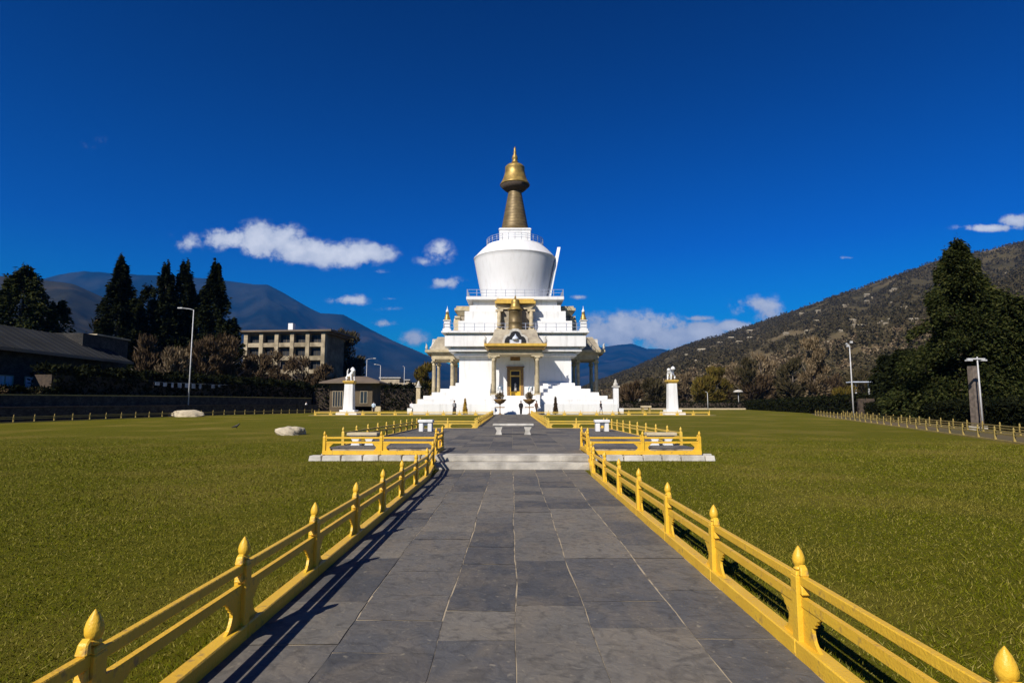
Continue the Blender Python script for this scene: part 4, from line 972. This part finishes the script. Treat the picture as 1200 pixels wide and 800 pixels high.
# yellow stone portal on the right, low far kerb wall
p = at(757, 480, 84); t = empty('stone_portal', (p.x, 84, .552), 0, 'small yellow stone portal left of the tall white pillar at right', 'portal')
for s in (-1,1): MB().box(min(s*.35,s*.6),max(s*.35,s*.6),-.25,.25,0,.9).build('jamb', M['yellow_old'], t)
MB().box(-.7,.7,-.3,.3,.9,1.15).build('lintel', M['beige'], t)
q = MB(); q.box(24.3,72,150,150.5,gz(150)-.1,gz(150)+.34); tag(q.build('low_wall', M['beige']), 'low beige wall along the far end of the right lawn', 'wall')
q = MB(); q.box(-30,-24.5,112,112.4,.3,1.6); tag(q.build('low_wall', M['beige']), 'low beige wall beside the gatehouse at the far left', 'wall')

# ------------------------------------------------------------------ lamps and poles
def lamp_arm(x, ytop, Y, zb, reach, label, cat='street lamp', r=.062, arm_drop=-.25):
    p = at(x, ytop, Y); h = p.z-zb; t = empty('street_lamp', (p.x, Y, zb), 0, label, cat)
    MB().tube([(0,0,0),(0,0,h*.5),(0,0,h)],[r*1.4,r*1.1,r*.8],8).build('pole', M['pole'], t)
    MB().tube([(0,0,h-.02),(reach*.4,0,h+.12),(reach,0,h+.2)],[r*.75,r*.65,r*.55],6).build('arm', M['pole'], t)
    MB().box(min(reach,reach*1.45),max(reach,reach*1.45),-.12,.12,h+.14,h+.28).build('lamp_head', M['pole'], t, bevel=.02)
    return t
lamp_arm(227, 363, 70, .5, -1.3, 'tall grey street lamp with bent arm in front of the left conifers')
lamp_arm(446, 428, 120, .7, -.9, 'thin distant street lamp right of the gatehouse roof, right of a pair')
lamp_arm(430, 421, 125, .7, 1.3, 'thin distant street lamp above the gatehouse roof, left of a pair')
lamp_arm(474, 430, 160, .9, -.3, 'distant thin mast above the road wall', 'mast', .07)
lamp_arm(829, 460, 140, .8, -.3, 'short thin lamp post at the right end of the compound railing', r=.07)
t = lamp_arm(995.5, 405, 64, .46, -.25, 'tall pale floodlight post behind the right railing', 'light pole')
h = at(995.5,405,64).z-.46
for s in (-1,1): MB().box(s*.2-.11,s*.2+.11,-.15,.1,h+.05+.2*s,h+.3+.2*s).build('floodlight', M['pole'], t, bevel=.02)
# T lamp and grey pillar at right
p = at(1145, 418, 35); t = empty('lamp_post', (p.x, 35, gz(35)), 0, 'thin T-topped lamp post in front of the plain grey pillar at right', 'lamp post')
h = p.z-gz(35); MB().tube([(0,0,0),(0,0,h)],[.05,.035],8).build('pole', M['pole'], t)
MB().box(-.58,.42,-.07,.07,h-.16,h-.08).build('crossarm', M['pole'], t)
for s in (-.5,.34): MB().box(s-.14,s+.14,-.13,.13,h-.25,h-.162).build('lamp_head', M['pole'], t)
p = at(1140, 429, 36.5); t = empty('grey_pillar', (p.x, 36.5, gz(36)), .1, 'plain square grey-brown pillar behind the right railings', 'pillar')
h = p.z-gz(36); MB().box(-.23,.23,-.23,.23,.25,h,ins=.02).build('shaft', M['greybark'], t, bevel=.015); MB().box(-.34,.34,-.34,.34,0,.25).build('foot', M['stonewhite'], t)
# small white parasol-like shelter and pavilion at the far right
p = at(865, 457, 160); t = empty('parasol', (p.x, 160, gz(150)), 0, 'pale dome-shaped parasol beyond the far right lawn edge', 'parasol')
h = p.z-gz(150); MB().tube([(0,0,0),(0,0,h)],.07,6).build('pole', M['pole'], t); MB().lathe([(1.3,h-.55),(1.15,h-.25),(.7,h),(.1,h+.1)],n=16).build('canopy', M['stonewhite'], t)
p = at(1010, 447, 92); t = empty('shelter', (p.x, 92, gz(92)), 0, 'small dark open shelter with pale flat roof right of the floodlight post', 'shelter')
h = p.z-gz(92)
for sx in (-1,1): MB().box(sx*1.0-.08,sx*1.0+.08,-.08,.08,0,h-.15).build('post', M['pole'], t)
MB().box(-1.9,1.7,-1,1,h-.15,h).build('roof', M['curtain'], t)

# ------------------------------------------------------------------ hills and mountains
def vnoise(x, y, seed=0, octs=5):
    out = np.zeros_like(x); amp = 1.; tot = 0
    for o in range(octs):
        xi = np.floor(x).astype(np.int64); yi = np.floor(y).astype(np.int64); fx = x-xi; fy = y-yi; fx = fx*fx*(3-2*fx); fy = fy*fy*(3-2*fy)
        def h(a, b): v = np.sin(a*127.1+b*311.7+seed*74.7+o*19.3)*43758.5453; return v-np.floor(v)
        out += amp*((h(xi,yi)*(1-fx)+h(xi+1,yi)*fx)*(1-fy)+(h(xi,yi+1)*(1-fx)+h(xi+1,yi+1)*fx)*fy); tot += amp; amp *= .5; x = x*2.03+11; y = y*2.03+7
    return out/tot
def mountain(name, sil, Yf, Yr, m, gul=.25, rough=.02, seed=1, nu=360, nt=110, back=.35, freq=9, shape=1.15, kind='structure'):
    us = np.linspace(0, 1, nu); xs = np.array([p[0] for p in sil], float); ys = np.array([p[1] for p in sil], float)
    X = xs[0]+(xs[-1]-xs[0])*us; Yp = np.interp(X, xs, ys)
    R_ = np.array([(lambda v: (v.x, v.z-EYE))(at(x, y, 1.0)) for x, y in zip(X, Yp)])
    yr = Yr(X) if callable(Yr) else np.full(nu, Yr); yf = Yf(X) if callable(Yf) else np.full(nu, float(Yf))
    t = np.linspace(0, 1+back, nt); T, UU = np.meshgrid(t, us, indexing='ij')
    YY = yf[None]+(yr-yf)[None]*T; XX = R_[:,0][None]*YY
    zr = (R_[:,1]*yr)[None]
    base = np.where(T <= 1, T**shape, 1-(T-1)*1.6)
    nn = vnoise(UU*freq+seed, T*2.2+seed*3, seed)-.5
    rid = 1-np.abs(2*vnoise(UU*freq*1.6, T*1.4, seed+5, 4)-1)
    env = np.clip(T*1.3,0,1)*np.clip((1.0-T)*3.0, 0, 1)
    ZZ = zr*base*(1-gul*env*(1-rid))*(1+gul*.5*env*nn)+zr*rough*(vnoise(UU*freq*9, T*20, seed+9, 4)-.5)*np.clip(T*3,0,1)
    ZZ = ZZ+np.where(T < .02, -3, 0.)
    V_ = np.stack([XX, YY, ZZ+.5], -1).reshape(-1,3); i = np.arange(nt-1)[:,None]*nu+np.arange(nu-1)[None]; i = i.ravel()
    F = np.stack([i, i+1, i+nu+1, i+nu],1)
    o = npmesh(name, V_, F, m, smooth=True); tag(o, kind=kind)
    return (XX, YY, ZZ+.5)
# right hill, near
silR = [(640,470),(704,445),(745,430),(785,411),(826,397),(844,392.6),(884,379),(925,365),(960,353),(1005,338),(1060,319),(1102,303),(1157,293),(1200,283),(1300,262),(1450,240),(1700,260),(2100,300)]
hr = mountain('hill', silR, lambda X: np.interp(X,[640,1200],[420,260]), lambda X: np.interp(X,[640,800,1200],[2300,1900,1500]), M['hill'], .22, .010, 3, 460, 150, freq=12, shape=1.0)
mountain('near_left_hill', [(-900,300),(-400,310),(0,323),(39,327),(68,329),(87,332),(110,343),(150,360),(200,385),(260,415),(320,450)], 900, 3000, M['hill2'], .3, .012, 8, 260, 90, freq=9)
mountain('left_mountain', [(-900,380),(-300,350),(0,335),(50,326),(70,321),(100,317),(130,320),(180,322),(257,327),(297,333),(313,333),(329,341),(357,357),(376,367),(402,368),(414,374.6),(459,398),(480,407),(520,424),(600,450),(680,470)], 3500, 8500, M['mount'], .5, .012, 5, 520, 150, freq=15)
mountain('far_mountain', [(560,470),(620,440),(660,422),(700,407),(720,404),(740,402),(758,408),(776,408),(800,414),(860,430),(1000,440),(1300,450)], 6500, 13500, M['mount'], .25, .005, 6, 240, 80, freq=9)

# scrub woodland on the right hill and the left one
def sampler(hf, n, tmin, tmax, umin=0, umax=1, size=3.2, per=9, name='woodland', label='', m='wood1', gap=.42, seed=2):
    XX, YY, ZZ = hf; nt, nu = XX.shape; P = []
    a = tmin+(tmax-tmin)*rng.random(n)**.8; u = umin+(umax-umin)*rng.random(n)
    k = vnoise(u*60, a*22, seed, 4) > gap; a, u = a[k], u[k]
    i = np.clip((a*(nt-1)/1.35).astype(int),0,nt-2); j = np.clip((u*(nu-1)).astype(int),0,nu-2)
    fa = a*(nt-1)/1.35-i; fu = u*(nu-1)-j
    def g(A): return (A[i,j]*(1-fu)+A[i,j+1]*fu)*(1-fa)+(A[i+1,j]*(1-fu)+A[i+1,j+1]*fu)*fa
    C = np.stack([g(XX), g(YY), g(ZZ)],1); hgt = size*(.6+.9*rng.random(len(C)))
    C = np.repeat(C, per, 0); hh = np.repeat(hgt, per)[:,None]
    d = rng.normal(size=C.shape); d /= np.linalg.norm(d,axis=1)[:,None]; C = C+d*hh*np.array([.45,.45,.6])*rng.random((len(C),1))**.4+np.array([0,0,1])*hh*.75
    n_ = len(C); A = rng.normal(size=(n_,3)); A /= np.linalg.norm(A,axis=1)[:,None]; Bv = rng.normal(size=(n_,3)); Bv /= np.linalg.norm(Bv,axis=1)[:,None]
    V_ = np.stack([C-Bv*hh*.3, C+Bv*hh*.3, C+A*hh*.55],1).reshape(-1,3)
    o = npmesh(name, V_, np.arange(3*n_).reshape(-1,3), M[m]); tag(o, label, 'woodland', kind='stuff')
sampler(hr, 26000, .0, 1.0, 0, .42, 3.8, 9, 'woodland', 'scattered dark scrub trees covering the right hillside', 'wood1', .40)
sampler(hr, 4200, .0, .22, 0, .42, 3.2, 10, 'bare_woodland', 'pale leafless scrub on the lower right hillside', 'tan', .5, 9)

# houses on the right hillside
hp_ = [(948,391),(1016,347),(1023,350),(1046,343),(1050,341),(1016,355),(1047,356),(985,388),(1003,384),(1012,383),(1020,381),(1030,378),(1037,380),(1044,376),(970,404),(980,409),(938,369),(960,366),(880,398),(866,403),(822,413),(826,412),(843,404),(906,411),(899,425),(1012,391),(1000,378),(1070,378),(878,390),(856,398),(1180,322),(1190,350),(805,418),(835,428),(816,424),(922,392),(955,378),(1096,350),(1060,362),(990,360)]
XX, YY, ZZ = hr; EL_ = (ZZ-EYE)/YY; AZ = XX/YY
hw_ = None; placed = []; hobj = []
for i, (x, y) in enumerate(hp_):
    v = at(x, y, 1.0); az, el = v.x, v.z-EYE
    j = int(np.argmin(np.abs(AZ[10]-az))); col = EL_[:112, j]; ii = int(np.argmin(np.abs(col-el)))
    if ii < 2: continue
    base = (XX[ii,j], YY[ii,j], ZZ[ii,j]-1); sc = max(.42, YY[ii,j]/1700)*random.uniform(.6,1.1); placed.append((x,y)); sc *= 1.5
    if hw_ is None:
        t = empty('hillside_house', base, random.uniform(-.4,.4), 'small pale house on the scrubby right hillside', 'house', 'houses scattered on the right hillside'); proto = t
        hw_ = MB().box(-5,5,-3.5,3.5,-3,5.5).build('wall', M['hoteltrim'], t)
        q = MB(); q.add([(-6,-4.6,5.4),(6,-4.6,5.4),(6,4.6,5.4),(-6,4.6,5.4),(-6,0,7.6),(6,0,7.6)],[(3,2,1,0),(0,1,5,4),(2,3,4,5),(1,2,5),(3,0,4)]); hr_ = q.build('roof', M['rock'], t)
        q = MB()
        for wx in (-3,0,3): q.box(wx-.7,wx+.7,-3.56,-3.502,1,3)
        hv_ = q.build('window_row', M['glass'], t)
    else:
        t = proto.copy(); link(t); t.location = base; t.rotation_euler = (0,0,random.uniform(-.5,.5))
        for c in (hw_, hr_, hv_): d = c.copy(); link(d, t)
    t.scale = (sc,)*3; hobj.append(t)
band = lambda y: 0 if y < 365 else (1 if y < 393 else 2)
for bnd, nm in ((0,'high up'),(1,'halfway up'),(2,'low down')):
    idx = sorted([k for k in range(len(placed)) if band(placed[k][1]) == bnd], key=lambda k: placed[k])
    for r_, k in enumerate(idx): hobj[k]['label'] = f"small pale house {nm} on the scrubby right hillside, {ORD[r_]} from the left there"

# ------------------------------------------------------------------ haze
hm = bpy.data.materials.new('haze'); hm.use_nodes = True; n = hm.node_tree.nodes; l = hm.node_tree.links
for k in list(n):
    if k.type != 'OUTPUT_MATERIAL': n.remove(k)
pv = n.new('ShaderNodeVolumePrincipled'); pv.inputs['Color'].default_value = (.02,.21,.66,1); pv.inputs['Density'].default_value = 6e-5; pv.inputs['Anisotropy'].default_value = 0
l.new(pv.outputs[0], n['Material Output'].inputs['Volume'])
o = MB().box(-19500,19500,-19500,19500,-8,2150).build('haze', hm); tag(o, 'thin blue air between the camera and the mountains', 'haze', kind='stuff')
